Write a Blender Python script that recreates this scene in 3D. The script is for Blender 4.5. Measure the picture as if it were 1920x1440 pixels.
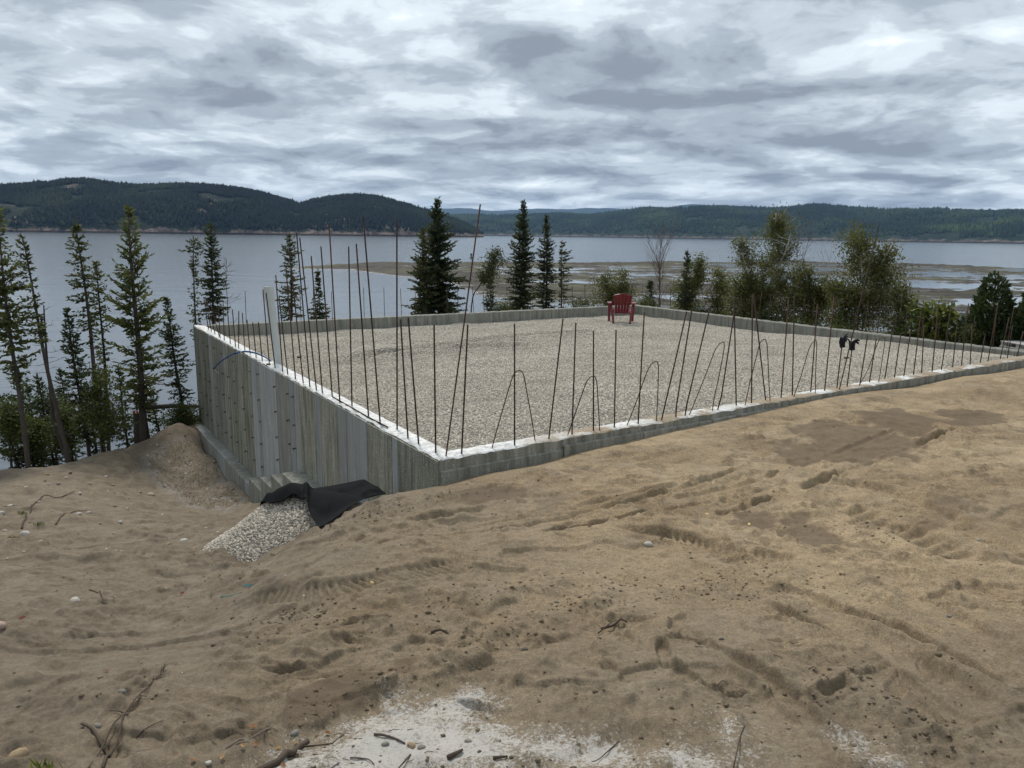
import bpy, bmesh, math, random
import numpy as np
from mathutils import Vector, Matrix, Quaternion

for o in list(bpy.data.objects):
    bpy.data.objects.remove(o, do_unlink=True)
scene = bpy.context.scene
COL = scene.collection
R = math.radians

# ------------------------------------------------------------------ camera
F_PX, PITCH, ROLL, EYE = 1443.0, 11.0, 0.75, 2.4
p, r_ = R(PITCH), R(ROLL)
FW = np.array([0, math.cos(p), -math.sin(p)])
UP0 = np.array([0, math.sin(p), math.cos(p)])
RT0 = np.array([1.0, 0, 0])
RT = RT0 * math.cos(r_) + UP0 * math.sin(r_)
UP = -RT0 * math.sin(r_) + UP0 * math.cos(r_)
CAM = np.array([0, 0, EYE])
cd = bpy.data.cameras.new('camera')
cam = bpy.data.objects.new('camera', cd)
COL.objects.link(cam)
cd.sensor_width = 36
cd.lens = F_PX / 1920 * 36
cd.clip_start = 0.05
cd.clip_end = 120000
m = Matrix.Identity(4)
for i in range(3):
    m[i][0], m[i][1], m[i][2], m[i][3] = RT[i], UP[i], -FW[i], CAM[i]
cam.matrix_world = m
scene.camera = cam

# ------------------------------------------------------------------ sky
SUN_EL, SUN_AZ = 50.0, 338.0          # azimuth clockwise from +Y
world = bpy.data.worlds.new('World')
scene.world = world
world.use_nodes = True
wt = world.node_tree
wt.nodes.clear()


class NT:
    def __init__(s, tree):
        s.t = tree

    def n(s, typ, **kw):
        nd = s.t.nodes.new(typ)
        for k, v in kw.items():
            if k == 'inp':
                for kk, vv in v.items():
                    s.set(nd.inputs[kk], vv)
            else:
                setattr(nd, k, v)
        return nd

    def set(s, sock, v):
        if isinstance(v, bpy.types.NodeSocket):
            s.t.links.new(v, sock)
        elif isinstance(v, bpy.types.Node):
            s.t.links.new(v.outputs[0], sock)
        else:
            if hasattr(sock, 'default_value') and not isinstance(v, (int, float)) and len(v) == 3 and sock.type == 'RGBA':
                v = (*v, 1)
            sock.default_value = v

    def math(s, op, a, b=0.0, c=0.0, clamp=False):
        nd = s.n('ShaderNodeMath', operation=op, use_clamp=clamp)
        s.set(nd.inputs[0], a); s.set(nd.inputs[1], b); s.set(nd.inputs[2], c)
        return nd.outputs[0]

    def vmath(s, op, a, b=(0, 0, 0)):
        nd = s.n('ShaderNodeVectorMath', operation=op)
        s.set(nd.inputs[0], a)
        if op == 'SCALE':
            s.set(nd.inputs['Scale'], b)
        else:
            s.set(nd.inputs[1], b)
        return nd.outputs[0]

    def mix(s, f, a, b, mode='MIX'):
        nd = s.n('ShaderNodeMix', data_type='RGBA', blend_type=mode)
        s.set(nd.inputs[0], f); s.set(nd.inputs[6], a); s.set(nd.inputs[7], b)
        return nd.outputs[2]

    def noise(s, vec, scale, detail=4, rough=.55, dist=0.0, lac=2.0, w=None):
        nd = s.n('ShaderNodeTexNoise')
        if w is not None:
            nd.noise_dimensions = '4D'
            nd.inputs['W'].default_value = w
        if vec is not None:
            s.set(nd.inputs['Vector'], vec)
        nd.inputs['Scale'].default_value = scale
        nd.inputs['Detail'].default_value = detail
        nd.inputs['Roughness'].default_value = rough
        nd.inputs['Lacunarity'].default_value = lac
        nd.inputs['Distortion'].default_value = dist
        return nd.outputs['Fac']

    def ramp(s, f, stops, interp='LINEAR'):
        nd = s.n('ShaderNodeValToRGB')
        cr = nd.color_ramp
        cr.interpolation = interp
        while len(cr.elements) > 1:
            cr.elements.remove(cr.elements[-1])
        for i, (pos, c) in enumerate(stops):
            e = cr.elements[0] if i == 0 else cr.elements.new(pos)
            e.position = pos
            e.color = (c, c, c, 1) if isinstance(c, (int, float)) else (*c, 1)
        s.set(nd.inputs[0], f)
        return nd.outputs[0]

    def maprange(s, v, a, b, c=0.0, d=1.0, smooth=False):
        nd = s.n('ShaderNodeMapRange', interpolation_type='SMOOTHSTEP' if smooth else 'LINEAR')
        nd.clamp = True
        s.set(nd.inputs[0], v)
        for i, x in enumerate((a, b, c, d)):
            nd.inputs[i + 1].default_value = x
        return nd.outputs[0]


W = NT(wt)
sky = W.n('ShaderNodeTexSky', sky_type='NISHITA')
sky.sun_disc = False
sky.sun_elevation = R(SUN_EL)
sky.sun_rotation = R(SUN_AZ)
sky.altitude = 0
tc = W.n('ShaderNodeTexCoord')
d = W.vmath('NORMALIZE', tc.outputs['Generated'])
sx = W.n('ShaderNodeSeparateXYZ', inp={0: d})
zz = W.math('ADD', W.math('MAXIMUM', sx.outputs[2], 0.0), 0.16)
pv = W.n('ShaderNodeCombineXYZ', inp={0: W.math('DIVIDE', sx.outputs[0], zz), 1: W.math('DIVIDE', sx.outputs[1], zz), 2: 0.0})
P = W.vmath('ADD', pv.outputs[0], (13.3, 4.4, 0))
warpn = W.n('ShaderNodeTexNoise', inp={'Vector': P, 'Scale': 1.25, 'Detail': 6.0})
warp = W.vmath('SCALE', W.vmath('SUBTRACT', warpn.outputs['Color'], (.5, .5, .5)), 0.62)
P2 = W.vmath('ADD', P, warp)
big = W.noise(P2, 0.68, 2, .5)
det = W.noise(P2, 1.70, 10, .60)
puff = W.noise(W.vmath('ADD', P2, W.vmath('SCALE', warp, .8)), 5.0, 6, .6)
off = W.vmath('ADD', P2, (0.07, -0.22, 0.0))
det2 = W.noise(off, 1.70, 4, .52)
dens = W.math('ADD', W.math('MULTIPLY', big, .85), W.math('MULTIPLY', det, .48))
dens = W.math('ADD', dens, W.math('MULTIPLY', puff, .20))
cloud_shading = W.math('MULTIPLY', W.math('SUBTRACT', det2, det), 1.0)  # brightens cloud sides toward the sun; shading put into the sky colour
lum = W.math('ADD', W.math('SUBTRACT', 1.200, dens), cloud_shading)
cloud = W.ramp(lum, [(0.18, (.150, .174, .206)), (0.36, (.225, .260, .296)), (0.50, (.315, .358, .394)), (0.64, (.425, .472, .505)), (0.88, (.585, .625, .645))], 'EASE')
gap = W.maprange(dens, .46, .58, 1.0, 0.0, True)      # thin places where blue shows
BGS = 0.10
cloud10 = W.vmath('SCALE', cloud, .90 / BGS)
skyc = W.mix(W.math('MULTIPLY', gap, .35), cloud10, sky.outputs[0])
bg = W.n('ShaderNodeBackground', inp={'Color': skyc, 'Strength': BGS})
wo = W.n('ShaderNodeOutputWorld', inp={0: bg.outputs[0]})

sd = bpy.data.lights.new('sun', 'SUN')
sd.energy = 1.5
sd.angle = R(10)
sd.color = (1.0, .955, .89)
sun = bpy.data.objects.new('sun', sd)
COL.objects.link(sun)
az, el = R(SUN_AZ), R(SUN_EL)
sdir = Vector((math.sin(az) * math.cos(el), math.cos(az) * math.cos(el), math.sin(el)))
sun.rotation_euler = sdir.to_track_quat('Z', 'Y').to_euler()

scene.render.engine = 'CYCLES'
vs = scene.view_settings
vs.view_transform = 'Standard'
vs.look = 'None'
vs.exposure = 1.14
vs.gamma = 1.0
vs.use_curve_mapping = False

# ------------------------------------------------------------------ pixel helpers (photo pixels 1920x1440)
def ray(px, py):
    v = FW + RT * (px - 960) / F_PX + UP * (720 - py) / F_PX
    return v / np.linalg.norm(v)

def at_z(px, py, z):
    v = ray(px, py)
    return CAM + v * ((z - EYE) / v[2])

def at_y(px, py, y):              # at forward distance y
    v = ray(px, py)
    return CAM + v * (y / v[1])

def on_plane(px, py, P0, N):      # vertical or any plane
    v = ray(px, py)
    return CAM + v * (np.dot(np.asarray(P0) - CAM, N) / np.dot(v, N))

def project(P):
    Q = np.asarray(P) - CAM
    dp = Q @ FW
    return 960 + F_PX * (Q @ RT) / dp, 720 - F_PX * (Q @ UP) / dp, dp

# ------------------------------------------------------------------ mesh helpers
def set_mesh(me, V, F):
    V = np.ascontiguousarray(V, dtype=np.float32)
    F = np.ascontiguousarray(F, dtype=np.int32)
    k = F.shape[1]
    me.vertices.add(len(V)); me.vertices.foreach_set('co', V.ravel())
    me.loops.add(F.size); me.loops.foreach_set('vertex_index', F.ravel())
    me.polygons.add(len(F))
    me.polygons.foreach_set('loop_start', np.arange(0, F.size, k, dtype=np.int32))
    me.update(calc_edges=True)

def obj_np(name, V, F, mat=None, parent=None, smooth=False, attrs=None):
    me = bpy.data.meshes.new(name)
    set_mesh(me, V, F)
    if smooth:
        me.polygons.foreach_set('use_smooth', np.ones(len(F), dtype=bool))
    if attrs:
        for k, a in attrs.items():
            at = me.attributes.new(k, 'FLOAT', 'POINT')
            at.data.foreach_set('value', np.ascontiguousarray(a, dtype=np.float32))
    if mat:
        me.materials.append(mat)
    o = bpy.data.objects.new(name, me)
    COL.objects.link(o)
    if parent:
        o.parent = parent
    return o

def obj_bm(name, bm, mat=None, parent=None, smooth=False):
    me = bpy.data.meshes.new(name)
    bmesh.ops.recalc_face_normals(bm, faces=bm.faces[:])
    if smooth:
        for f in bm.faces:
            f.smooth = True
    bm.to_mesh(me); bm.free()
    if mat:
        me.materials.append(mat)
    o = bpy.data.objects.new(name, me)
    COL.objects.link(o)
    if parent:
        o.parent = parent
    return o

def tag(o, label=None, cat=None, group=None, kind=None):
    if label: o['label'] = label
    if cat: o['category'] = cat
    if group: o['group'] = group
    if kind: o['kind'] = kind
    return o

def thing(name, label, cat, loc=(0, 0, 0), group=None):
    o = bpy.data.objects.new(name, None)
    COL.objects.link(o)
    o.location = Vector([float(c) for c in loc])
    o.empty_display_size = .1
    return tag(o, label, cat, group)

def tube_arrays(pts, radii, sides=6, cap=True):
    pts = np.asarray(pts, float)
    n = len(pts)
    radii = np.broadcast_to(np.asarray(radii, float), (n,))
    T = np.gradient(pts, axis=0)
    T /= np.linalg.norm(T, axis=1)[:, None] + 1e-9
    ref = np.array([0.31, 0.17, 0.93]) if abs(T[0][2]) < .8 else np.array([.93, .31, .17])
    U = np.cross(T, ref); U /= np.linalg.norm(U, axis=1)[:, None] + 1e-9
    Vv = np.cross(T, U)
    a = np.linspace(0, 2 * np.pi, sides, endpoint=False)
    V = pts[:, None] + radii[:, None, None] * (np.cos(a)[None, :, None] * U[:, None] + np.sin(a)[None, :, None] * Vv[:, None])
    V = V.reshape(-1, 3)
    F = []
    for i in range(n - 1):
        for j in range(sides):
            k = (j + 1) % sides
            F.append((i * sides + j, i * sides + k, (i + 1) * sides + k, (i + 1) * sides + j))
    if cap:
        V = np.vstack([V, pts[0], pts[-1]])
        c0, c1 = n * sides, n * sides + 1
        for j in range(sides):
            k = (j + 1) % sides
            F.append((c0, c0, k, j)); F.append((c1, c1, (n - 1) * sides + j, (n - 1) * sides + k))
    return V, np.array(F, int)

class MB:
    """collects quads / tris as lists"""
    def __init__(s):
        s.V = []; s.F = []; s.n = 0

    def add(s, V, F):
        V = np.asarray(V, float)
        for f in F:
            g = []
            for i in f:
                i = int(i) + s.n
                if i not in g:
                    g.append(i)
            s.F.append(g)
        s.V.append(V); s.n += len(V)
        return s

    def tube(s, pts, radii, sides=6, cap=True):
        return s.add(*tube_arrays(pts, radii, sides, cap))

    def box(s, c, size, M=None, taper=1.0):
        x, y, z = np.asarray(size) / 2
        V = np.array([(-x, -y, -z), (x, -y, -z), (x, y, -z), (-x, y, -z), (-x * taper, -y * taper, z), (x * taper, -y * taper, z), (x * taper, y * taper, z), (-x * taper, y * taper, z)])
        if M is not None:
            V = V @ np.asarray(M).T
        return s.add(V + np.asarray(c), [(0, 3, 2, 1), (4, 5, 6, 7), (0, 1, 5, 4), (1, 2, 6, 5), (2, 3, 7, 6), (3, 0, 4, 7)])

    def build(s, name, mat=None, parent=None, smooth=False, bevel=0, origin=None):
        me = bpy.data.meshes.new(name)
        V = np.vstack(s.V)
        if origin is not None:
            V = V - np.asarray(origin)
        me.from_pydata(V.tolist(), [], s.F)
        me.update()
        if smooth:
            me.polygons.foreach_set('use_smooth', np.ones(len(me.polygons), dtype=bool))
        if mat:
            me.materials.append(mat)
        o = bpy.data.objects.new(name, me)
        COL.objects.link(o)
        if origin is not None and parent is None:
            o.location = Vector([float(c) for c in origin])
        if parent:
            o.parent = parent
        if bevel:
            b = o.modifiers.new('bevel', 'BEVEL'); b.width = bevel; b.segments = 2; b.limit_method = 'ANGLE'
        return o

# ------------------------------------------------------------------ noise
def _hash(ix, iy, seed):
    h = (ix.astype(np.int64) * 374761393 + iy.astype(np.int64) * 668265263 + seed * 974634777) & 0x7fffffff
    h = ((h ^ (h >> 13)) * 1274126177) & 0x7fffffff
    h = h ^ (h >> 16)
    return (h & 0xffff) / 65535.0

def vnoise(x, y, seed=0):
    x = np.asarray(x, float); y = np.asarray(y, float)
    ix = np.floor(x); iy = np.floor(y)
    fx = x - ix; fy = y - iy
    ux = fx * fx * fx * (fx * (fx * 6 - 15) + 10); uy = fy * fy * fy * (fy * (fy * 6 - 15) + 10)
    a = _hash(ix, iy, seed); b = _hash(ix + 1, iy, seed); c = _hash(ix, iy + 1, seed); dd = _hash(ix + 1, iy + 1, seed)
    return (a * (1 - ux) + b * ux) * (1 - uy) + (c * (1 - ux) + dd * ux) * uy * 1.0

def fbm(x, y, oct=4, seed=0, gain=.5):
    s = 0; a = 1; t = 0
    ca, sa = math.cos(.6), math.sin(.6)
    for i in range(oct):
        s = s + a * (vnoise(x, y, seed + i * 17) - .5); t += a
        a *= gain
        x, y = (x * ca - y * sa) * 2.03 + 11.7, (x * sa + y * ca) * 2.03 - 5.1
    return s / t

def smooth01(x):
    x = np.clip(x, 0, 1)
    return x * x * (3 - 2 * x)

# ------------------------------------------------------------------ materials
def new_mat(name):
    ma = bpy.data.materials.new(name)
    ma.use_nodes = True
    ma.node_tree.nodes.clear()
    t = NT(ma.node_tree)
    out = t.n('ShaderNodeOutputMaterial')
    bs = t.n('ShaderNodeBsdfPrincipled')
    t.t.links.new(bs.outputs[0], out.inputs[0])
    t.bs = bs
    t.out = out
    return ma, t

def S(bs, **kw):
    names = {'color': 'Base Color', 'rough': 'Roughness', 'metal': 'Metallic', 'spec': 'Specular IOR Level', 'normal': 'Normal'}
    return names

def put(t, color=None, rough=None, metal=None, spec=None, normal=None):
    for k, v in (('Base Color', color), ('Roughness', rough), ('Metallic', metal), ('Specular IOR Level', spec), ('Normal', normal)):
        if v is not None:
            t.set(t.bs.inputs[k], v)

def bump(t, h, strength=.5, dist=.01, normal=None):
    b = t.n('ShaderNodeBump', inp={'Strength': strength, 'Distance': dist, 'Height': h})
    if normal is not None:
        t.set(b.inputs['Normal'], normal)
    return b.outputs[0]

def coords(t, which='Object'):
    return t.n('ShaderNodeTexCoord').outputs[which]

def geo_pos(t):
    return t.n('ShaderNodeNewGeometry').outputs['Position']

def simple(name, col, rough=.7, var=.25, scale=8, bmp=.2, bdist=.004, spec=.3, metal=0.0):
    ma, t = new_mat(name)
    c = coords(t)
    n = t.noise(c, scale, 6, .6)
    lo = tuple(x * (1 - var) for x in col); hi = tuple(min(1, x * (1 + var)) for x in col)
    put(t, t.mix(n, lo, hi), rough, metal, spec, bump(t, n, bmp, bdist) if bmp else None)
    return ma

M = {}

# ------------------------------------------------------------------ foundation geometry (z = 0 is the wall top)
A0 = at_z(822, 862, 0)[:2]
B0 = at_z(362, 610, 0)[:2]
C0 = at_z(1192, 571, 0)[:2]
_f2 = at_z(1655, 719, 0)[:2]
_r2 = at_z(1920, 657, 0)[:2]
def isect(p1, p2, p3, p4):
    d1 = p2 - p1; d2 = p4 - p3
    k = np.linalg.solve(np.array([d1, -d2]).T, p3 - p1)
    return p1 + d1 * k[0]
D0 = isect(A0, _f2, C0, _r2)
QUAD = [A0, B0, C0, D0]           # clockwise seen from above? (A near, B left, C far, D right)
print('FOUNDATION', [q.round(2).tolist() for q in QUAD], [round(float(np.linalg.norm(QUAD[i] - QUAD[(i + 1) % 4])), 2) for i in range(4)])
WT = 0.26                         # wall thickness
WALL_BOT = -2.5
CEN = sum(QUAD) / 4
def edge(i):
    a, b = QUAD[i], QUAD[(i + 1) % 4]
    u = (b - a) / np.linalg.norm(b - a)
    nrm = np.array([u[1], -u[0]])
    if np.dot(nrm, CEN - a) > 0:
        nrm = -nrm
    return a, b, u, nrm           # nrm points outward
EDGES = [edge(i) for i in range(4)]
def inset_quad(t):
    lines = []
    for a, b, u, nrm in EDGES:
        lines.append((a - nrm * t, b - nrm * t))
    return [isect(lines[i - 1][0], lines[i - 1][1], lines[i][0], lines[i][1]) for i in range(4)]
INNER = inset_quad(WT)
def inside_depth(x, y):
    """distance inside the outer quad (negative outside)"""
    dmin = None
    for a, b, u, nrm in EDGES:
        dd = -((x - a[0]) * nrm[0] + (y - a[1]) * nrm[1])
        dmin = dd if dmin is None else np.minimum(dmin, dd)
    return dmin

# ------------------------------------------------------------------ terrain
CP = []
def cpx(px, py, z):
    q = at_z(px, py, z); CP.append((q[0], q[1], z))
def cxy(x, y, z):
    CP.append((x, y, z))
def cwall(i, px, py, out=.05):
    a, b, u, nrm = EDGES[i]
    N = np.array([nrm[0], nrm[1], 0]); P0 = np.array([a[0], a[1], 0]) + N * out
    q = on_plane(px, py, P0, N); CP.append((q[0], q[1], q[2]))
    return q
for px, py in ((835, 908), (900, 893), (1000, 872), (1100, 846), (1250, 812), (1350, 790), (1450, 768), (1560, 745), (1640, 733), (1700, 727), (1800, 707), (1860, 700), (1920, 690)):
    cwall(3, px, py)
for px, py in ((815, 915), (770, 925), (720, 940), (660, 950), (600, 945), (550, 940)):
    cwall(0, px, py)
for px, py in ((470, 938), (430, 905), (400, 865), (376, 828)):
    cwall(0, px, py, .26)
for x, y, z in ((0, 0, .76), (0, 2, .52), (0, 4, .27), (0, 6, -.03), (2, 6, 0.0), (3, 8, -.1), (6, 6, .12), (10, 8, .12), (6, 3, .45), (12, 4, .4), (7.5, 9.5, -.06), (12, 11.0, .02),
                (-2, 3, .36), (-1.5, 5, .07), (-1.1, 6.5, -.15), (-3, 1, .5), (0, -8, 1.3), (-12, -5, .9), (12, -5, 1.2), (-30, -25, 1), (30, -25, 1.6), (22, 5, .3), (26, 15, -.2), (20, 12, 0.0), (-14, 3, -.6), (-20, 8, -2.2)):
    cxy(x, y, z)
for px, py, z in ((720, 936, -.35), (600, 1008, -.22), (520, 1070, -.12), (430, 1145, -.02), (300, 1210, .08), (150, 1210, .02), (0, 1210, .05),
                  (450, 1068, -.74), (400, 1030, -.95), (330, 1045, -.95), (200, 1085, -.62), (60, 1095, -.55), (0, 1000, -1.2), (150, 965, -1.6), (0, 930, -1.9), (300, 985, -1.6), (430, 968, -2.1),
                  (100, 902, -2.3), (0, 889, -2.35), (200, 857, -2.5), (300, 829, -2.55), (345, 813, -2.5), (250, 900, -2.62), (330, 880, -2.88), (400, 910, -3.0), (510, 965, -1.6), (590, 960, -1.1)):
    cpx(px, py, z)
for px, py, z in ((-120, 905, -2.4), (0, 889, -2.35), (100, 880, -2.4), (200, 857, -2.5), (300, 829, -2.55), (345, 813, -2.5)):   # beyond the crest
    q = at_z(px, py, z); h = q[:2] / np.linalg.norm(q[:2])
    for dd, dz in ((1.5, -.4), (4, -1.2), (9, -3.0), (18, -5.8), (28, -7.4)):
        e = q[:2] + h * dd
        if inside_depth(e[0], e[1]) < -.4:
            cxy(e[0], e[1], z + dz)
for (i, fr) in ((1, 0), (1, .33), (1, .66), (1, 1), (2, .3), (2, .6), (2, .85)):
    a, b, u, nrm = EDGES[i]
    q = a + (b - a) * fr
    for dd, zl in ((.3, -2.5), (3, -3.2), (9, -5.2), (20, -8.2), (32, -9.6)):
        if i == 1 and fr == 0 and dd > 1: continue
        k = 1.0 if i == 1 else 1 - .75 * max(0, fr - .3) / .7
        e = q + nrm * dd
        if inside_depth(e[0], e[1]) < -.2:
            cxy(e[0], e[1], zl * (k if dd < 10 else .5 + .5 * k))
a, b, u, nrm = EDGES[2]
for dd, zl in ((.4, -.35), (3, -.6), (8, -1.6)):
    e = b + nrm * dd; cxy(e[0], e[1], zl)
    e = b + nrm * dd + u * 4; cxy(e[0], e[1], zl * .6)
for azd, dist in ((-75, 50), (-60, 48), (-45, 47), (-30, 49), (-15, 58), (0, 66), (15, 70), (30, 72), (45, 78), (60, 85)):
    for k, z in ((1, -9.75), (1.3, -10.6), (1.8, -11.4)):
        cxy(math.sin(R(azd)) * dist * k, math.cos(R(azd)) * dist * k, z)
cp = np.array(CP)
# drop near-duplicates
keep = []
for i in range(len(cp)):
    if all(np.hypot(*(cp[i, :2] - cp[j, :2])) > .15 for j in keep):
        keep.append(i)
cp = cp[keep]
EPS2 = .35 ** 2
def phi(r2):
    return -np.sqrt(r2 + EPS2)
n_ = len(cp)
K = phi((cp[:, None, 0] - cp[None, :, 0]) ** 2 + (cp[:, None, 1] - cp[None, :, 1]) ** 2) - np.eye(n_) * .06
Pm = np.hstack([np.ones((n_, 1)), cp[:, :2]])
AA = np.block([[K, Pm], [Pm.T, np.zeros((3, 3))]])
sol = np.linalg.solve(AA, np.concatenate([cp[:, 2], np.zeros(3)]))
WRB, WPL = sol[:n_], sol[n_:]
def base_h(x, y):
    x = np.asarray(x, float); y = np.asarray(y, float)
    shp = x.shape; x = x.ravel(); y = y.ravel()
    z = WPL[0] + WPL[1] * x + WPL[2] * y
    for (cx_, cy_, _), w_ in zip(cp, WRB):
        z = z + w_ * phi((x - cx_) ** 2 + (y - cy_) ** 2)
    rr = np.hypot(x, y)
    far = smooth01((rr - 85) / 45.0)
    fwd = smooth01((y + rr * .15) / (rr * .35 + 1e-6))
    tgt = np.where(True, -12.3 * fwd + (1 - fwd) * 1.2, 0)
    z = np.clip(z, -12.3, 3.0)
    return (z * (1 - far) + tgt * far).reshape(shp)

PILE_C = at_z(528, 1000, -.78)[:2]
def pile_h(x, y):
    dx = x - PILE_C[0]; dy = y - PILE_C[1]
    ca, sa = math.cos(R(35)), math.sin(R(35))
    e1 = (dx * ca + dy * sa) / .95; e2 = (-dx * sa + dy * ca) / .72
    rr = np.sqrt(e1 ** 2 + e2 ** 2)
    return np.clip(1.0 - rr, 0, 1) ** .8 * .50 - .04

def hit(px, py, fn=None, tmax=90):
    fn = fn or base_h
    v = ray(px, py)
    ts = np.geomspace(1.2, tmax, 600)
    Pp = CAM[None] + v[None] * ts[:, None]
    below = Pp[:, 2] < fn(Pp[:, 0], Pp[:, 1])
    if not below.any():
        return CAM + v * tmax
    i = int(np.argmax(below))
    lo, hi = (ts[i - 1] if i else ts[0]), ts[i]
    for _ in range(16):
        mid = (lo + hi) / 2
        q = CAM + v * mid
        if q[2] < float(fn(np.array([q[0]]), np.array([q[1]]))[0]): hi = mid
        else: lo = mid
    return CAM + v * hi

def polyline(pxs, fn=None):
    return np.array([hit(x, y, fn) for x, y in pxs])

def seg_dist(x, y, line):
    """distance to polyline and arclength coordinate"""
    best = np.full(x.shape, 1e9); arc = np.zeros(x.shape); side = np.zeros(x.shape); s0 = 0
    for a, b in zip(line[:-1], line[1:]):
        u = b[:2] - a[:2]; L = np.linalg.norm(u) + 1e-9; u = u / L
        t = np.clip((x - a[0]) * u[0] + (y - a[1]) * u[1], 0, L)
        dx = x - (a[0] + u[0] * t); dy = y - (a[1] + u[1] * t)
        dd = np.hypot(dx, dy)
        mm = dd < best
        best = np.where(mm, dd, best); arc = np.where(mm, s0 + t, arc)
        side = np.where(mm, -dx * u[1] + dy * u[0], side)
        s0 += L
    return best, arc, side

def resample(line, step=.25):
    line = np.asarray(line)
    # Catmull-Rom
    out = []
    P_ = np.vstack([2 * line[0] - line[1], line, 2 * line[-1] - line[-2]])
    for i in range(1, len(P_) - 2):
        p0, p1, p2, p3 = P_[i - 1:i + 3]
        k = max(2, int(np.linalg.norm(p2 - p1) / step))
        for t in np.linspace(0, 1, k, endpoint=False):
            out.append(.5 * ((2 * p1) + (-p0 + p2) * t + (2 * p0 - 5 * p1 + 4 * p2 - p3) * t * t + (-p0 + 3 * p1 - 3 * p2 + p3) * t ** 3))
    out.append(line[-1])
    return np.array(out)

def inpoly(px, py, poly):
    c = np.zeros(px.shape, bool)
    n = len(poly)
    for i in range(n):
        x1, y1 = poly[i]; x2, y2 = poly[(i + 1) % n]
        cond = ((y1 > py) != (y2 > py))
        with np.errstate(divide='ignore', invalid='ignore'):
            xi = (x2 - x1) * (py - y1) / (y2 - y1 + 1e-12) + x1
        c ^= cond & (px < xi)
    return c

def region_xy(pxs):
    return [tuple(hit(x, y)[:2]) for x, y in pxs]

def poly_sdf(x, y, poly):
    """signed distance, positive inside"""
    pl = np.array(poly + [poly[0]])
    pl3 = np.hstack([pl, np.zeros((len(pl), 1))])
    d_, _, _ = seg_dist(x, y, pl3)
    return np.where(inpoly(x, y, poly), d_, -d_)

# --- tyre and track marks, traced on the ground
TRACKS = []     # (line, half width, depth, rib length, rib depth)
def track(pxs, hw, depth, rib, ribd):
    TRACKS.append((resample(polyline(pxs), .12), hw, depth, rib, ribd))
track([(430, 1150), (500, 1122), (560, 1112), (640, 1102), (720, 1085), (790, 1072), (900, 1058)], .10, .018, .058, .027)
track([(1140, 1008), (1210, 1012), (1290, 1022), (1370, 1040), (1440, 1052), (1490, 1070)], .11, .014, .058, .024)
track([(700, 1125), (790, 1104), (870, 1092), (960, 1086)], .05, .008, .055, .014)
track([(90, 1212), (180, 1200), (290, 1186)], .08, .018, .055, .018)
track([(1560, 940), (1640, 975), (1720, 1010), (1830, 1060)], .22, .035, .19, .06)
track([(900, 935), (1100, 905), (1300, 850), (1500, 812)], .11, .012, .06, .006)
track([(1300, 1240), (1420, 1330), (1520, 1440)], .14, .02, .25, .008)
track([(1540, 1160), (1700, 1250), (1900, 1370)], .15, .025, .22, .010)
track([(740, 985), (900, 960), (1050, 935), (1200, 920)], .09, .02, .3, .006)
track([(1650, 1090), (1780, 1170), (1915, 1240)], .12, .02, .2, .010)
track([(1500, 905), (1650, 925), (1800, 990), (1915, 1050)], .12, .02, .2, .010)
track([(820, 1290), (950, 1245), (1080, 1200), (1200, 1150)], .12, .03, .4, .006)
for q_ in ([(760, 1005), (1000, 965), (1300, 905)], [(1000, 1012), (1250, 960), (1500, 905)], [(900, 1000), (1150, 950), (1400, 880)], [(1250, 940), (1500, 880), (1700, 800)], [(1330, 975), (1560, 900), (1800, 810)], [(620, 1040), (800, 1010), (1000, 985)], [(1400, 1130), (1600, 1215), (1860, 1390)], [(1480, 1110), (1700, 1200), (1910, 1310)], [(1250, 1180), (1450, 1290), (1600, 1430)]):
    track(q_, .055, .028, .3, .004)
RIDGES = []     # (line, half width, height)
def ridge(pxs, hw, h):
    RIDGES.append((resample(polyline(pxs), .12), hw, h))
ridge([(600, 1000), (680, 975), (760, 955), (860, 935), (980, 905)], .11, .045)
ridge([(690, 965), (700, 985)], .12, .07)
ridge([(560, 1330), (660, 1300), (760, 1265), (860, 1235), (950, 1200)], .07, .035)
ridge([(830, 1215), (960, 1170), (1060, 1140), (1180, 1100)], .10, .040)
ridge([(480, 1170), (560, 1150), (620, 1140)], .12, .04)
ridge([(780, 1140), (900, 1118), (1030, 1090), (1150, 1085)], .12, .03)
ridge([(1380, 1075), (1440, 1085), (1530, 1105)], .16, .05)
ridge([(1240, 1120), (1330, 1110), (1390, 1125)], .14, .04)
ridge([(430, 1030), (410, 1060), (430, 1100)], .22, .08)
ridge([(1500, 1000), (1600, 990), (1700, 1030)], .10, .03)
ridge([(1560, 1290), (1650, 1330), (1760, 1400)], .14, .05)
rs = np.random.RandomState(7)
FOOT = []
for k in range(75):
    px_, py_ = rs.uniform(560, 1915), rs.uniform(735, 1330)
    q = hit(px_, py_)
    if inside_depth(q[0], q[1]) > -.2:
        continue
    FOOT.append((q[0], q[1], rs.uniform(0, 6.28), rs.uniform(.09, .15), rs.uniform(.03, .05), rs.uniform(.010, .030)))
for k in range(35):
    px_, py_ = rs.uniform(0, 560), rs.uniform(1100, 1400)
    q = hit(px_, py_)
    FOOT.append((q[0], q[1], rs.uniform(0, 6.28), rs.uniform(.08, .14), rs.uniform(.03, .05), rs.uniform(.006, .018)))

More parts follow.
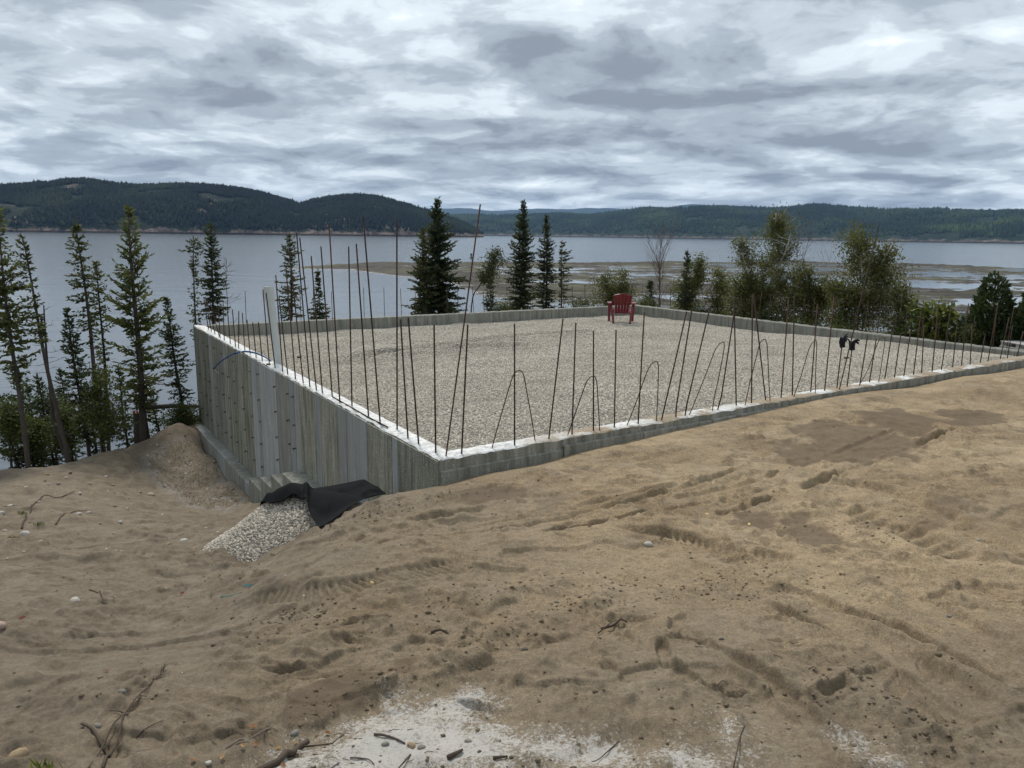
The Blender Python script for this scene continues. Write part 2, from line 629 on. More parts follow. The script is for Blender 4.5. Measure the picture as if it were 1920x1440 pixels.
WET = [region_xy(p_) for p_ in (
    [(870, 925), (930, 908), (985, 925), (960, 940), (890, 945)],
    [(1455, 980), (1500, 972), (1570, 1000), (1590, 1035), (1520, 1040), (1460, 1010)],
    [(1395, 965), (1440, 960), (1470, 985), (1420, 1000)],
    [(1480, 798), (1560, 790), (1640, 800), (1720, 830), (1700, 860), (1620, 870), (1570, 850), (1490, 815)],
    [(1600, 770), (1690, 765), (1760, 790), (1740, 830), (1640, 800)],
    [(520, 1310), (600, 1290), (660, 1265), (760, 1245), (770, 1262), (680, 1290), (560, 1330)],
    [(1450, 825), (1560, 830), (1590, 860), (1500, 880)],
    [(1760, 770), (1850, 760), (1880, 790), (1790, 810)])]
LIME = [region_xy(p_) for p_ in (
    [(370, 1475), (500, 1395), (640, 1330), (760, 1290), (900, 1272), (950, 1300), (930, 1330), (1000, 1370), (1090, 1380), (1180, 1400), (1240, 1455)],
    [(1310, 1375), (1360, 1365), (1440, 1385), (1400, 1410), (1340, 1395)],
    [(1590, 1390), (1640, 1405), (1690, 1450), (1640, 1455)],
    [(1180, 1420), (1260, 1395), (1380, 1425), (1330, 1460), (1200, 1460)])]
GRAVEL_SLOPE = region_xy([(272, 868), (300, 842), (345, 832), (376, 838), (402, 880), (428, 915), (452, 938), (430, 955), (375, 950), (330, 925), (290, 900)])

def detail_h(x, y):
    r = np.hypot(x, y)
    amp = smooth01((60 - r) / 20)
    left = smooth01((-x - 1.2 - .05 * y) / 2.5)          # rougher dug earth to the left
    z = fbm(x * .55, y * .55, 3, 3) * .12
    z += fbm(x * 1.7, y * 1.7, 3, 11) * (.065 + .10 * left)
    z += fbm(x * 4.2 + 3, y * 5.5, 3, 161) * .038
    # streaks left by machines, running towards the right foreground
    u = x * .43 - y * .90; v = x * .90 + y * .43
    msk = smooth01((x - .4 - .16 * y + fbm(x * .5, y * .5, 2, 51) * 3.0) / 1.3)
    z += (1 - np.abs(fbm(u * .45, v * 5.5, 3, 21) * 2)) * .055 * msk - .03 * msk
    u2 = x * .93 - y * .36; v2 = x * .36 + y * .93
    z += fbm(u2 * .8, v2 * 5.0, 3, 77) * .045 * (1 - msk)
    cl = smooth01((fbm(x * 1.1, y * 1.1, 2, 31) + .02) / .16)
    z += np.abs(fbm(x * 7, y * 7, 2, 41)) * .055 * cl * (1 + .8 * left)
    z += fbm(x * 24, y * 24, 2, 61) * .011 * (.35 + cl)
    cr = smooth01((fbm(x * 2.3, y * 2.3, 3, 131) - .04) / .10)          # crumbly patches
    z += np.maximum(fbm(x * 17, y * 17, 2, 141), 0) * .04 * cr
    step_ = fbm(x * .9 + y * .5, y * 1.6 - x * .4, 3, 151)
    z += (smooth01((step_ + .02) / .025) - .5) * .028                     # small broken scarps
    rg = np.clip(1 - np.abs(fbm(x * 2.4 + .6 * y, y * 3.0, 3, 171)) * 4.5, 0, 1) ** 3
    z += rg * .020 * (.4 + cl)
    rg2 = np.clip(1 - np.abs(fbm(x * 5.5, y * 7.0 + x, 3, 181)) * 4.5, 0, 1) ** 3
    z += rg2 * .006 * (1.2 - .7 * cl)
    flat = smooth01((r - 1) / 2)
    z *= (.45 + .55 * flat)
    for line, hw, dep, rib, ribd in TRACKS:
        mn = line[:, :2].min(0) - 1; mx = line[:, :2].max(0) + 1
        sel = (x > mn[0]) & (x < mx[0]) & (y > mn[1]) & (y < mx[1])
        if not sel.any():
            continue
        dd, arc, side = seg_dist(x[sel], y[sel], line)
        core = smooth01((hw - dd) / (.35 * hw))
        L = arc.max()
        endf = smooth01(arc / .3) * smooth01((L - arc) / .3)
        rim = np.exp(-((dd - hw * 1.25) / (hw * .28)) ** 2)
        wob = fbm(x[sel] * 2.2, y[sel] * 2.2, 2, 91)
        vis = smooth01((wob + .25) / .2)
        ribs = np.sin((arc + .5 * side) / rib * 2 * np.pi) * ribd * .5
        zs = z[sel]
        zs = zs * (1 - .7 * core * endf) + (-dep * core + ribs * core + rim * dep * .6) * endf * vis
        z[sel] = zs
    for line, hw, hh in RIDGES:
        mn = line[:, :2].min(0) - 1; mx = line[:, :2].max(0) + 1
        sel = (x > mn[0]) & (x < mx[0]) & (y > mn[1]) & (y < mx[1])
        if not sel.any():
            continue
        dd, arc, side = seg_dist(x[sel], y[sel], line)
        L = arc.max()
        endf = smooth01((arc + .05) / .3) * smooth01((L - arc + .05) / .3)
        prof = np.exp(-(dd / hw) ** 2) * endf
        z[sel] += prof * hh * (.6 + .9 * np.abs(fbm(x[sel] * 6, y[sel] * 6, 3, 15)) * 2)
    for fx, fy, an, la, lb, dep in FOOT:
        sel = (np.abs(x - fx) < .4) & (np.abs(y - fy) < .4)
        if not sel.any():
            continue
        dx = x[sel] - fx; dy = y[sel] - fy
        e1 = (dx * math.cos(an) + dy * math.sin(an)) / la; e2 = (-dx * math.sin(an) + dy * math.cos(an)) / lb
        q = np.sqrt(e1 ** 2 + e2 ** 2)
        z[sel] += -dep * smooth01((1.15 - q) / .35) * (1 + .3 * e1) + dep * .45 * np.exp(-((q - 1.3) / .22) ** 2)
    wetm = np.full(x.shape, -9.0)
    for pl in WET:
        wetm = np.maximum(wetm, poly_sdf(x, y, pl))
    wet = smooth01((wetm + .05 + fbm(x * 2.6, y * 2.6, 4, 5) * .55) / .09)
    z *= (1 - .45 * wet)
    return z * amp, wet

def build_terrain():
    fw = np.radians(np.linspace(-41, 41, 700))
    rest = np.radians(np.linspace(41, 319, 84)[1:-1])
    ang = np.concatenate([fw, rest])
    na = len(ang)
    rad = np.concatenate([np.geomspace(.9, 2.95, 90), np.geomspace(3, 13, 450), np.geomspace(13.1, 46, 120), np.geomspace(47.5, 130, 34), np.geomspace(140, 24000, 16)])
    nr = len(rad)
    X = rad[:, None] * np.sin(ang)[None]; Y = rad[:, None] * np.cos(ang)[None]
    x = X.ravel(); y = Y.ravel()
    z = base_h(x, y)
    near = np.hypot(x, y) < 62
    zd = np.zeros_like(x); wet = np.zeros_like(x)
    a_, w_ = detail_h(x[near], y[near])
    dep = inside_depth(x[near], y[near])
    a_ = a_ * smooth01((-dep + .03) / .8)
    zd[near] = a_; wet[near] = w_
    z = z + zd
    ind = inside_depth(x, y)
    z = np.where(ind > 0.02, np.minimum(z, z - (np.clip(ind - .02, 0, .14) / .14) * (z + 3.3)), z)
    lime = np.zeros_like(x); grav = np.zeros_like(x)
    lm = np.full(near.sum(), -9.0)
    for pl in LIME:
        lm = np.maximum(lm, poly_sdf(x[near], y[near], pl))
    lime[near] = np.clip(lm * 2.2 + .5, 0, 1)
    grav[near] = smooth01((poly_sdf(x[near], y[near], GRAVEL_SLOPE) + .3) / .5)
    z[near] += lime[near] * (.020 * np.maximum(fbm(x[near] * 6, y[near] * 6, 3, 191), 0))
    c = len(x)
    V = np.column_stack([x, y, z])
    V = np.vstack([V, [0, 0, float(base_h(np.array([0.]), np.array([0.]))[0])]])
    i, j = np.meshgrid(np.arange(nr - 1), np.arange(na), indexing='ij')
    k = (j + 1) % na
    Fq = np.stack([i * na + j, i * na + k, (i + 1) * na + k, (i + 1) * na + j], -1).reshape(-1, 4)
    Fq = Fq[:, ::-1]
    me = bpy.data.meshes.new('ground')
    # centre fan as degenerate-free triangles: append as separate tris via quads pairing
    jj = np.arange(0, na, 2)
    cap = np.stack([np.full(len(jj), c), jj, (jj + 1) % na, (jj + 2) % na], -1)[:, ::-1] if na % 2 == 0 else np.zeros((0, 4), int)
    Fq = np.vstack([Fq, cap])
    pad = lambda q: np.append(q, 0)
    o = obj_np('ground', V, Fq, M['sand'], smooth=True, attrs={'wet': pad(wet), 'lime': pad(lime), 'gravel': pad(grav)})
    o['kind'] = 'structure'
    return o

# sand material
def mat_sand():
    ma, t = new_mat('sand')
    g = geo_pos(t)
    at = lambda n: t.n('ShaderNodeAttribute', attribute_name=n).outputs['Fac']
    sep = t.n('ShaderNodeSeparateXYZ', inp={0: g})
    n1 = t.noise(g, .55, 5, .6)
    n2 = t.noise(g, 4.0, 6, .65)
    n3 = t.noise(g, 95, 5, .75)
    n4 = t.noise(g, 230, 2, .7)
    col = t.mix(t.maprange(n1, .36, .64), (.250, .182, .110), (.400, .308, .195))
    col = t.mix(t.math('MULTIPLY', t.maprange(n2, .42, .66), .55), col, (.175, .138, .092))
    # greyer, darker soil towards the left of the site and the near foreground
    lf = t.math('ADD', t.math('MULTIPLY', sep.outputs[0], -.22), t.math('MULTIPLY', n1, 1.4))
    lf = t.math('SUBTRACT', lf, t.math('MULTIPLY', sep.outputs[1], .012))
    near = t.maprange(t.math('ADD', sep.outputs[1], t.math('MULTIPLY', n1, 3.0)), 3.4, 6.8, .80, 0.0, True)
    # reddish duff / needles over the far left slope
    rd = t.math('MULTIPLY', t.maprange(t.noise(g, .9, 5, .65, w=3), .54, .64), t.maprange(sep.outputs[0], -5.0, -8.0))
    col = t.mix(t.math('MULTIPLY', rd, .8), col, (.115, .062, .036))
    # grain
    col = t.mix(.65, col, t.mix(t.maprange(n3, .30, .70), (.16, .16, .16), (.84, .83, .81)), 'OVERLAY')
    n5 = t.noise(g, 9, 5, .6, w=5)
    col = t.mix(t.math('MULTIPLY', t.maprange(n5, .54, .68), .30), col, (.135, .108, .075))  # dark speckle: soil tone plus crumb shading put into the colour
    n6 = t.noise(g, 30, 6, .75, w=9)
    col = t.mix(.30, col, t.mix(t.maprange(n6, .32, .68), (.20, .20, .20), (.80, .79, .77)), 'OVERLAY')
    crust = t.math('MULTIPLY', t.maprange(t.noise(g, 1.6, 7, .68, w=11), .50, .56), t.maprange(t.noise(g, .5, 3, .5, w=12), .42, .55))
    col = t.mix(t.math('MULTIPLY', crust, .30), col, (.42, .345, .245))
    damp = t.maprange(t.noise(g, 2.1, 7, .70, w=14), .545, .60)
    col = t.mix(t.math('MULTIPLY', damp, .50), col, (.120, .088, .056))
    col = t.mix(t.math('MAXIMUM', t.maprange(lf, .40, 1.05, 0, .88), near), col, t.mix(t.maprange(t.math('ADD', n2, t.math('MULTIPLY', n6, .5)), .55, 1.0), (.098, .078, .056), (.250, .208, .152)))
    col = t.mix(.30, col, t.mix(t.maprange(t.math('ADD', t.math('MULTIPLY', n3, .5), t.math('MULTIPLY', n6, .5)), .36, .64), (.22, .22, .22), (.78, .77, .75)), 'OVERLAY')
    sp = t.maprange(n4, .66, .72)
    col = t.mix(t.math('MULTIPLY', sp, .5), col, (.5, .47, .42))
    sp2 = t.maprange(n4, .36, .30)
    col = t.mix(t.math('MULTIPLY', sp2, .5), col, (.05, .042, .035))
    # gravelly patch
    gv = t.n('ShaderNodeTexVoronoi', inp={'Vector': g, 'Scale': 34.0})
    gc = t.mix(t.n('ShaderNodeSeparateXYZ', inp={0: gv.outputs['Color']}).outputs[0], (.10, .092, .082), (.36, .34, .31))
    col = t.mix(t.math('MULTIPLY', at('gravel'), .8), col, gc)
    # damp
    wet = at('wet')
    col = t.mix(wet, col, t.mix(.75, col, (.115, .080, .048)))
    # lime / cement dust spilled on the ground
    ln = t.noise(g, 3.2, 8, .72)
    ln2 = t.noise(g, 60, 6, .85)
    lm = t.math('ADD', at('lime'), t.math('MULTIPLY', t.math('SUBTRACT', ln, .5), 2.6))
    lm = t.math('ADD', lm, t.math('MULTIPLY', t.math('SUBTRACT', ln2, .5), 3.2))
    lmm = t.math('MULTIPLY', t.maprange(lm, .55, .95), t.maprange(at('lime'), .02, .25))
    col = t.mix(t.math('MULTIPLY', lmm, .88), col, t.mix(ln2, (.36, .335, .295), (.70, .675, .63)))
    # woodland floor beyond the site and sea bed
    duff = t.maprange(t.math('ADD', sep.outputs[2], t.math('MULTIPLY', n2, .8)), -3.0, -3.7)
    duff = t.math('MULTIPLY', duff, t.maprange(sep.outputs[2], -2.9, -3.3))
    col = t.mix(duff, col, t.mix(n2, (.035, .028, .016), (.085, .075, .035)))
    rough = t.maprange(wet, 0, 1, .93, .78)
    h = t.math('ADD', t.math('MULTIPLY', n3, .6), t.math('MULTIPLY', n4, .35))
    h = t.math('ADD', h, t.math('ADD', t.math('MULTIPLY', n5, .5), t.math('MULTIPLY', n6, .25)))
    put(t, col, rough, 0, .22, bump(t, h, .9, .018))
    return ma
M['sand'] = mat_sand()
ground = build_terrain()

def ground_z(x, y):
    x = np.atleast_1d(np.asarray(x, float)); y = np.atleast_1d(np.asarray(y, float))
    return base_h(x, y) + detail_h(x, y)[0]
def gz(x, y):
    return float(ground_z(x, y)[0])

# ------------------------------------------------------------------ water, tidal flat, hills, haze
WATER_Z = -9.6
def mat_water():
    ma, t = new_mat('water')
    g = geo_pos(t)
    mp = t.n('ShaderNodeMapping', inp={'Vector': g, 'Rotation': (0, 0, R(12)), 'Scale': (.45, 1.0, 1.0)})
    n1 = t.noise(mp, .55, 4, .6)
    n2 = t.noise(mp, .11, 4, .6)
    n3 = t.noise(mp, .012, 3, .5)
    h = t.math('ADD', t.math('MULTIPLY', n1, .30), t.math('MULTIPLY', n2, 1.0))
    st = t.maprange(n3, .35, .65, .55, 1.0)
    b = t.n('ShaderNodeBump', inp={'Strength': st, 'Distance': .17, 'Height': h})
    put(t, (.075, .090, .110), .16, 0, .5, b.outputs[0])
    t.bs.inputs['IOR'].default_value = 1.33
    return ma
M['water'] = mat_water()
ang = np.radians(np.arange(0, 360, 3.0))
rad = np.array([1, 30, 60, 100, 200, 400, 900, 2000, 5000, 12000, 23800.])
V = np.array([(r * math.sin(a), r * math.cos(a), WATER_Z) for r in rad for a in ang])
na = len(ang)
i, j = np.meshgrid(np.arange(len(rad) - 1), np.arange(na), indexing='ij'); k = (j + 1) % na
Fq = np.stack([i * na + j, (i + 1) * na + j, (i + 1) * na + k, i * na + k], -1).reshape(-1, 4)
# keep only the fjord side (in front of the bank)
cy = V[Fq].mean(1)
o = obj_np('water', V, Fq[(cy[:, 1] > -.3 * np.abs(cy[:, 0])) & (np.hypot(cy[:, 0], cy[:, 1]) > 25)], M['water'])
o['kind'] = 'structure'

def mat_pool():
    ma, t = new_mat('pool_water')
    g = geo_pos(t)
    n1 = t.noise(g, .8, 4, .6)
    put(t, (.10, .11, .115), .06, 0, .5, bump(t, n1, .25, .05))
    t.bs.inputs['IOR'].default_value = 1.33
    return ma
M['pool'] = mat_pool()
def mat_mud():
    ma, t = new_mat('tidal_mud')
    g = geo_pos(t)
    sep = t.n('ShaderNodeSeparateXYZ', inp={0: g})
    n1 = t.noise(g, .05, 5, .6); n2 = t.noise(g, .5, 6, .7); n3 = t.noise(g, 3, 4, .7)
    col = t.mix(t.maprange(n2, .38, .62), (.020, .017, .014), (.062, .053, .040))
    col = t.mix(t.maprange(n1, .47, .60), col, t.mix(n2, (.040, .040, .016), (.080, .074, .034)))
    col = t.mix(t.maprange(t.noise(g, 1.1, 6, .75), .58, .66), col, (.030, .027, .022))
    hgt = t.math('SUBTRACT', sep.outputs[2], WATER_Z)
    put(t, col, t.maprange(hgt, .02, .12, .18, .9), 0, .4, bump(t, t.math('ADD', n2, n3), .9, .25))
    return ma
M['mud'] = mat_mud()
# boundary of the flat traced from pixels on the water plane
def wxy(px, py): return tuple(at_z(px, py, WATER_Z)[:2])
FLAT = [wxy(*q) for q in ((545, 503), (640, 497), (700, 493), (760, 494), (830, 496), (900, 492), (1000, 493), (1100, 494), (1200, 492), (1300, 492), (1400, 493), (1480, 489), (1560, 490), (1700, 496), (1760, 493), (1850, 491), (1930, 494), (2150, 500), (2500, 560), (2300, 760),
                          (1900, 700), (1600, 680), (1300, 670), (1050, 640), (960, 600), (930, 560), (860, 530), (760, 517), (660, 505))]
def flat_h(x, y):
    sd_ = poly_sdf(x, y, FLAT)
    edge_ = np.clip(sd_ / 30.0, -1, 1) * .45
    rim = np.exp(-((sd_ - 10) / 9.0) ** 2) * .55 * smooth01((np.hypot(x, y) - 160) / 60)
    n = fbm(x * .018, y * .055, 4, 5, .65) * 1.3 + fbm(x * .07, y * .30, 4, 9, .65) * 1.5 + fbm(x * .5, y * .9, 2, 19) * .25
    return WATER_Z + np.where(sd_ > 0, np.minimum(edge_, -.03), edge_ * 3) + rim + n * smooth01((sd_ + 8) / 16) + .02
fa = np.radians(np.linspace(-20, 58, 430)); fr = np.geomspace(55, 420, 300)
X = fr[:, None] * np.sin(fa)[None]; Y = fr[:, None] * np.cos(fa)[None]
Zf = flat_h(X.ravel(), Y.ravel())
i, j = np.meshgrid(np.arange(len(fr) - 1), np.arange(len(fa) - 1), indexing='ij'); na = len(fa)
Fq = np.stack([i * na + j, (i + 1) * na + j, (i + 1) * na + j + 1, i * na + j + 1], -1).reshape(-1, 4)
kp = Zf[Fq].max(1) > WATER_Z - .5
o = obj_np('tidal_flat', np.column_stack([X.ravel(), Y.ravel(), Zf]), Fq[kp], M['mud'], smooth=True)
o['kind'] = 'structure'

sdp = poly_sdf(X.ravel(), Y.ravel(), FLAT)
kp = sdp[Fq].min(1) > 3.0
o = obj_np('tide_pools', np.column_stack([X.ravel(), Y.ravel(), np.full(X.size, WATER_Z + .012)]), Fq[kp], M['pool'])
o['kind'] = 'structure'

# hills ----------------------------------------------------------------
def mat_hill(name, dark, light, rock, rocky=.5):
    ma, t = new_mat(name)
    g = geo_pos(t)
    sep = t.n('ShaderNodeSeparateXYZ', inp={0: g})
    n1 = t.noise(g, .006, 5, .6); n2 = t.noise(g, .045, 4, .7)
    col = t.mix(t.maprange(t.math('ADD', n1, t.math('MULTIPLY', n2, .6)), .60, 1.0), dark, light)
    rk = t.noise(g, .009, 7, .7, w=2)
    col = t.mix(t.math('MULTIPLY', t.maprange(rk, .55, .60), rocky), col, t.mix(n2, tuple(c * .6 for c in rock), rock))
    hz = t.math('ADD', t.math('SUBTRACT', sep.outputs[2], WATER_Z), t.math('MULTIPLY', t.math('SUBTRACT', t.noise(g, .02, 5, .7, w=7), .5), 60.0))
    sh = t.maprange(hz, 10, 15, 1, 0)
    col = t.mix(sh, col, t.mix(t.maprange(n2, .4, .6), tuple(c * .35 for c in rock), rock))
    tide = t.maprange(t.math('SUBTRACT', sep.outputs[2], WATER_Z), 5.0, 6.5, 1, 0)
    col = t.mix(tide, col, (.028, .022, .018))
    put(t, col, .95, 0, .1, bump(t, n2, 1.0, 12.0))
    return ma
def mat_hilltree(name, c1, c2, c3):
    ma, t = new_mat(name)
    a = t.n('ShaderNodeAttribute', attribute_name='tint').outputs['Fac']
    put(t, t.ramp(a, [(0, c1), (.6, c2), (1, c3)]), .95, 0, .1)
    return ma
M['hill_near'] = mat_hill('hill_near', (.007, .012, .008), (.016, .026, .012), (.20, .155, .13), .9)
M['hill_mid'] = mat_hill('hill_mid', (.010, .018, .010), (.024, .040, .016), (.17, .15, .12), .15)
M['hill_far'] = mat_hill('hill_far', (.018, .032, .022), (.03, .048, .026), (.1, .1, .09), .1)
M['wood_near'] = mat_hilltree('wood_near', (.0035, .008, .006), (.008, .015, .009), (.024, .033, .013))
M['wood_mid'] = mat_hilltree('wood_mid', (.010, .019, .010), (.023, .040, .016), (.060, .084, .028))

def hill(name, prof, shore, depth, mat, wood=None, ntree=0, seed=0, th=(7, 13), nu=260, nv=46, label=None, power=.62, gapmask=0.0):
    """prof: ridge line (px, py); shore: (px, distance) list"""
    pr = np.array(prof, float); sh = np.array(shore, float)
    pxs = np.linspace(pr[0, 0], pr[-1, 0], nu)
    ry = np.interp(pxs, pr[:, 0], pr[:, 1])
    # smooth a little
    ry = np.convolve(np.pad(ry, 2, mode='edge'), np.ones(5) / 5, 'valid')
    sdist = np.interp(pxs, sh[:, 0], sh[:, 1])
    V = np.zeros((nu, nv, 3))
    t = np.linspace(-.05, 1.9, nv)
    for a in range(nu):
        v = ray(pxs[a], ry[a]); hv = v[:2] / np.linalg.norm(v[:2])
        rd = sdist[a] + depth * (.75 + .5 * vnoise(np.array([a * .03]), np.array([seed * 3.1]), seed)[0])
        topz = EYE + v[2] / np.linalg.norm(v[:2]) * rd
        hgt = max(topz - WATER_Z, 1.0)
        dist = sdist[a] + (rd - sdist[a]) * t
        x = hv[0] * dist; y = hv[1] * dist
        prf = np.where(t <= 1, np.clip(t, 0, 1) ** power, 1 - .5 * (t - 1) ** 1.5)
        w = np.clip(t, 0, 1) * np.clip(1.15 - t, 0, 1) * 2.2
        bumps = fbm(x * .004, y * .004, 4, seed + 5) * .42 * w
        z = WATER_Z + hgt * np.where(t <= 1, np.minimum(prf + bumps, .4 + .6 * np.clip(t, 0, 1)), prf) + np.where(t > 0, 2.0, -4.0) * np.where(t > .999, 0, 1)
        V[a, :, 0] = x; V[a, :, 1] = y; V[a, :, 2] = z
    i, j = np.meshgrid(np.arange(nu - 1), np.arange(nv - 1), indexing='ij')
    Fq = np.stack([i * nv + j, (i + 1) * nv + j, (i + 1) * nv + j + 1, i * nv + j + 1], -1).reshape(-1, 4)
    o = obj_np(name, V.reshape(-1, 3), Fq, mat, smooth=True)
    o['kind'] = 'structure'
    if wood:
        rng = np.random.RandomState(seed + 100)
        a = rng.uniform(0, nu - 1.001, ntree); tt = rng.uniform(0, 1, ntree) ** .8
        b = (np.interp(.03 + tt * 1.02, t, np.arange(nv)))
        i0 = a.astype(int); j0 = np.minimum(b.astype(int), nv - 2); fu = (a - i0)[:, None]; fv = (b - j0)[:, None]
        Pp = (V[i0, j0] * (1 - fu) + V[i0 + 1, j0] * fu) * (1 - fv) + (V[i0, j0 + 1] * (1 - fu) + V[i0 + 1, j0 + 1] * fu) * fv
        dens_ = fbm(Pp[:, 0] * .008, Pp[:, 1] * .008, 4, seed + 40)
        kpp = (dens_ < .16 - gapmask) & (Pp[:, 2] > WATER_Z + 9 + rng.uniform(0, 10, ntree))
        Pp = Pp[kpp]; n = len(Pp)
        hh = rng.uniform(th[0], th[1], n) * (1 + .35 * (rng.rand(n) > .93))
        wd = hh * rng.uniform(.22, .42, n)
        ph = rng.uniform(0, 6.28, n)
        vv = np.zeros((n, 5, 3))
        for q in range(4):
            vv[:, q, 0] = Pp[:, 0] + wd * np.cos(ph + q * np.pi / 2); vv[:, q, 1] = Pp[:, 1] + wd * np.sin(ph + q * np.pi / 2); vv[:, q, 2] = Pp[:, 2] - 1 + hh * .12
        vv[:, 4] = Pp; vv[:, 4, 2] += hh
        bi = np.arange(n)[:, None, None] * 5
        Ft = (bi + np.array([(0, 1, 4), (1, 2, 4), (2, 3, 4), (3, 0, 4)])[None]).reshape(-1, 3)
        patch = fbm(Pp[:, 0] * .004, Pp[:, 1] * .004, 3, seed + 60) * 1.6
        tint = np.clip(.38 + patch + rng.normal(0, .22, n), 0, 1)
        w_ = obj_np('forest', vv.reshape(-1, 3), Ft, M[wood], attrs={'tint': np.repeat(tint, 5)})
        tag(w_, label, 'forest', kind='stuff')
    return o
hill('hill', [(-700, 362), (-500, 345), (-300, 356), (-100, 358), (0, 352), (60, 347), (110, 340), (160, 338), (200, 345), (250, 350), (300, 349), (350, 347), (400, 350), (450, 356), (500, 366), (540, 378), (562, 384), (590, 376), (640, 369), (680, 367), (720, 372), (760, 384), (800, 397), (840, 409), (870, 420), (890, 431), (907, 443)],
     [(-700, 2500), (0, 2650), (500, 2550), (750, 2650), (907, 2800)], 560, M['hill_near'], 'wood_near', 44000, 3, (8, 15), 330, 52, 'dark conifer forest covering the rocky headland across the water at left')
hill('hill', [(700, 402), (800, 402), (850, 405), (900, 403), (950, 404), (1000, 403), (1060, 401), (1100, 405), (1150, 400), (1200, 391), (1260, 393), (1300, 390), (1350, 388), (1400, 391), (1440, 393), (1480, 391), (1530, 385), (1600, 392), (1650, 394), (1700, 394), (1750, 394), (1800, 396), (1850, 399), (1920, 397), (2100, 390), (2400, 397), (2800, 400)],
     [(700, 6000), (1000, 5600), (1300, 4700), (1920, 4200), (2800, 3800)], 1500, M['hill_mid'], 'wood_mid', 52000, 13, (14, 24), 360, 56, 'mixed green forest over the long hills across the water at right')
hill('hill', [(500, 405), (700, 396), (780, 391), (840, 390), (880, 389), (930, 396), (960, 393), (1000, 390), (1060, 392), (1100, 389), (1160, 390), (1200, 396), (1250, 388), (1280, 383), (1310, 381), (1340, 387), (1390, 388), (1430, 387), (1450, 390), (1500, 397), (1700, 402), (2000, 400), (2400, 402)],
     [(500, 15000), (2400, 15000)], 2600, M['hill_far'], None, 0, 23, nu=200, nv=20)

# haze
hm, t = new_mat('haze')
t.t.nodes.remove(t.bs)
pvn = t.n('ShaderNodeVolumePrincipled', inp={'Color': (.36, .60, 1.0), 'Density': 3.0e-5, 'Anisotropy': 0.0})
t.t.links.new(pvn.outputs[0], t.out.inputs['Volume'])
mb = MB().box((0, 0, 300), (52000, 52000, 630))
o = mb.build('haze', hm)
tag(o, 'thin blue haze in the air over the fjord', 'haze', kind='stuff')

# ------------------------------------------------------------------ foundation materials
def mat_concrete(name, c1, c2, streak=.5, speck=0.0, bmp=.35):
    ma, t = new_mat(name)
    g = geo_pos(t)
    mp = t.n('ShaderNodeMapping', inp={'Vector': g, 'Scale': (6.0, 6.0, .55)})
    n1 = t.noise(mp, 1.6, 6, .65); n2 = t.noise(g, 5, 6, .65); n3 = t.noise(g, 60, 4, .7)
    mp2 = t.n('ShaderNodeMapping', inp={'Vector': g, 'Scale': (24.0, 24.0, .9)})
    n4 = t.noise(mp2, 1.5, 4, .7)
    oi = t.n('ShaderNodeObjectInfo').outputs['Random']
    col = t.mix(t.maprange(n1, .34, .66), c1, c2)
    col = t.mix(t.math('MULTIPLY', t.maprange(n4, .5, .7), streak), col, tuple(c * .42 for c in c1))
    col = t.mix(t.math('MULTIPLY', t.maprange(n2, .55, .75), .4), col, tuple(min(1, c * 1.35) for c in c2))
    if speck:
        col = t.mix(t.math('MULTIPLY', t.maprange(t.math('ADD', n3, t.math('MULTIPLY', n1, .25)), .70, .76), speck), col, (.55, .54, .50))
    col = t.mix(.5, col, t.mix(n3, (.35, .35, .35), (.7, .7, .7)), 'OVERLAY')
    col = t.mix(1.0, col, t.mix(oi, (.82, .82, .80), (1.1, 1.1, 1.1)), 'MULTIPLY')
    put(t, col, .88, 0, .25, bump(t, t.math('ADD', t.math('MULTIPLY', n4, .8), t.math('ADD', n3, n2)), bmp, .012))
    return ma
M['conc_rough'] = mat_concrete('concrete_rough', (.155, .152, .118), (.330, .322, .255), .85, .8)
M['conc_smooth'] = mat_concrete('concrete_smooth', (.25, .257, .248), (.36, .368, .355), .15, 0, .12)
M['conc_inner'] = mat_concrete('concrete_inner', (.17, .17, .145), (.32, .315, .275), .6, .3)
M['conc_front'] = mat_concrete('concrete_front', (.150, .146, .122), (.33, .322, .275), .3, .5, .6)
def mat_top():
    ma, t = new_mat('concrete_top')
    g = geo_pos(t)
    n1 = t.noise(g, 1.1, 5, .6); n2 = t.noise(g, 9, 6, .7); n3 = t.noise(g, 60, 3, .7)
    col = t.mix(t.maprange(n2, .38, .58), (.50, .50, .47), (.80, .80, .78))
    sep = t.n('ShaderNodeSeparateXYZ', inp={0: g})
    sandm = t.math('MULTIPLY', t.maprange(t.math('ADD', n1, t.math('MULTIPLY', n2, .3)), .585, .66), t.maprange(sep.outputs[0], 0.0, 0.6))
    col = t.mix(sandm, col, t.mix(n2, (.25, .20, .14), (.42, .34, .25)))
    col = t.mix(t.math('MULTIPLY', t.maprange(n3, .64, .70), .6), col, (.24, .23, .21))
    put(t, col, .9, 0, .2, bump(t, t.math('ADD', n2, t.math('MULTIPLY', n3, .5)), .8, .03))
    return ma
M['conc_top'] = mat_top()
def mat_rust():
    ma, t = new_mat('rusty_steel')
    g = geo_pos(t)
    n = t.noise(g, 9, 6, .7); n2 = t.noise(g, 1.3, 3, .6)
    oi = t.n('ShaderNodeObjectInfo').outputs['Random']
    col = t.mix(t.maprange(n, .35, .7), (.012, .009, .008), (.050, .026, .016))
    col = t.mix(t.math('MULTIPLY', t.maprange(t.math('ADD', n2, t.math('MULTIPLY', oi, .25)), .55, .75), .6), col, (.095, .04, .02))
    put(t, col, .75, .1, .3, bump(t, n, .5, .002))
    return ma
M['rust'] = mat_rust()
M['steel'] = simple('tie_steel', (.07, .06, .05), .6, .4, 40, 0, metal=.5)
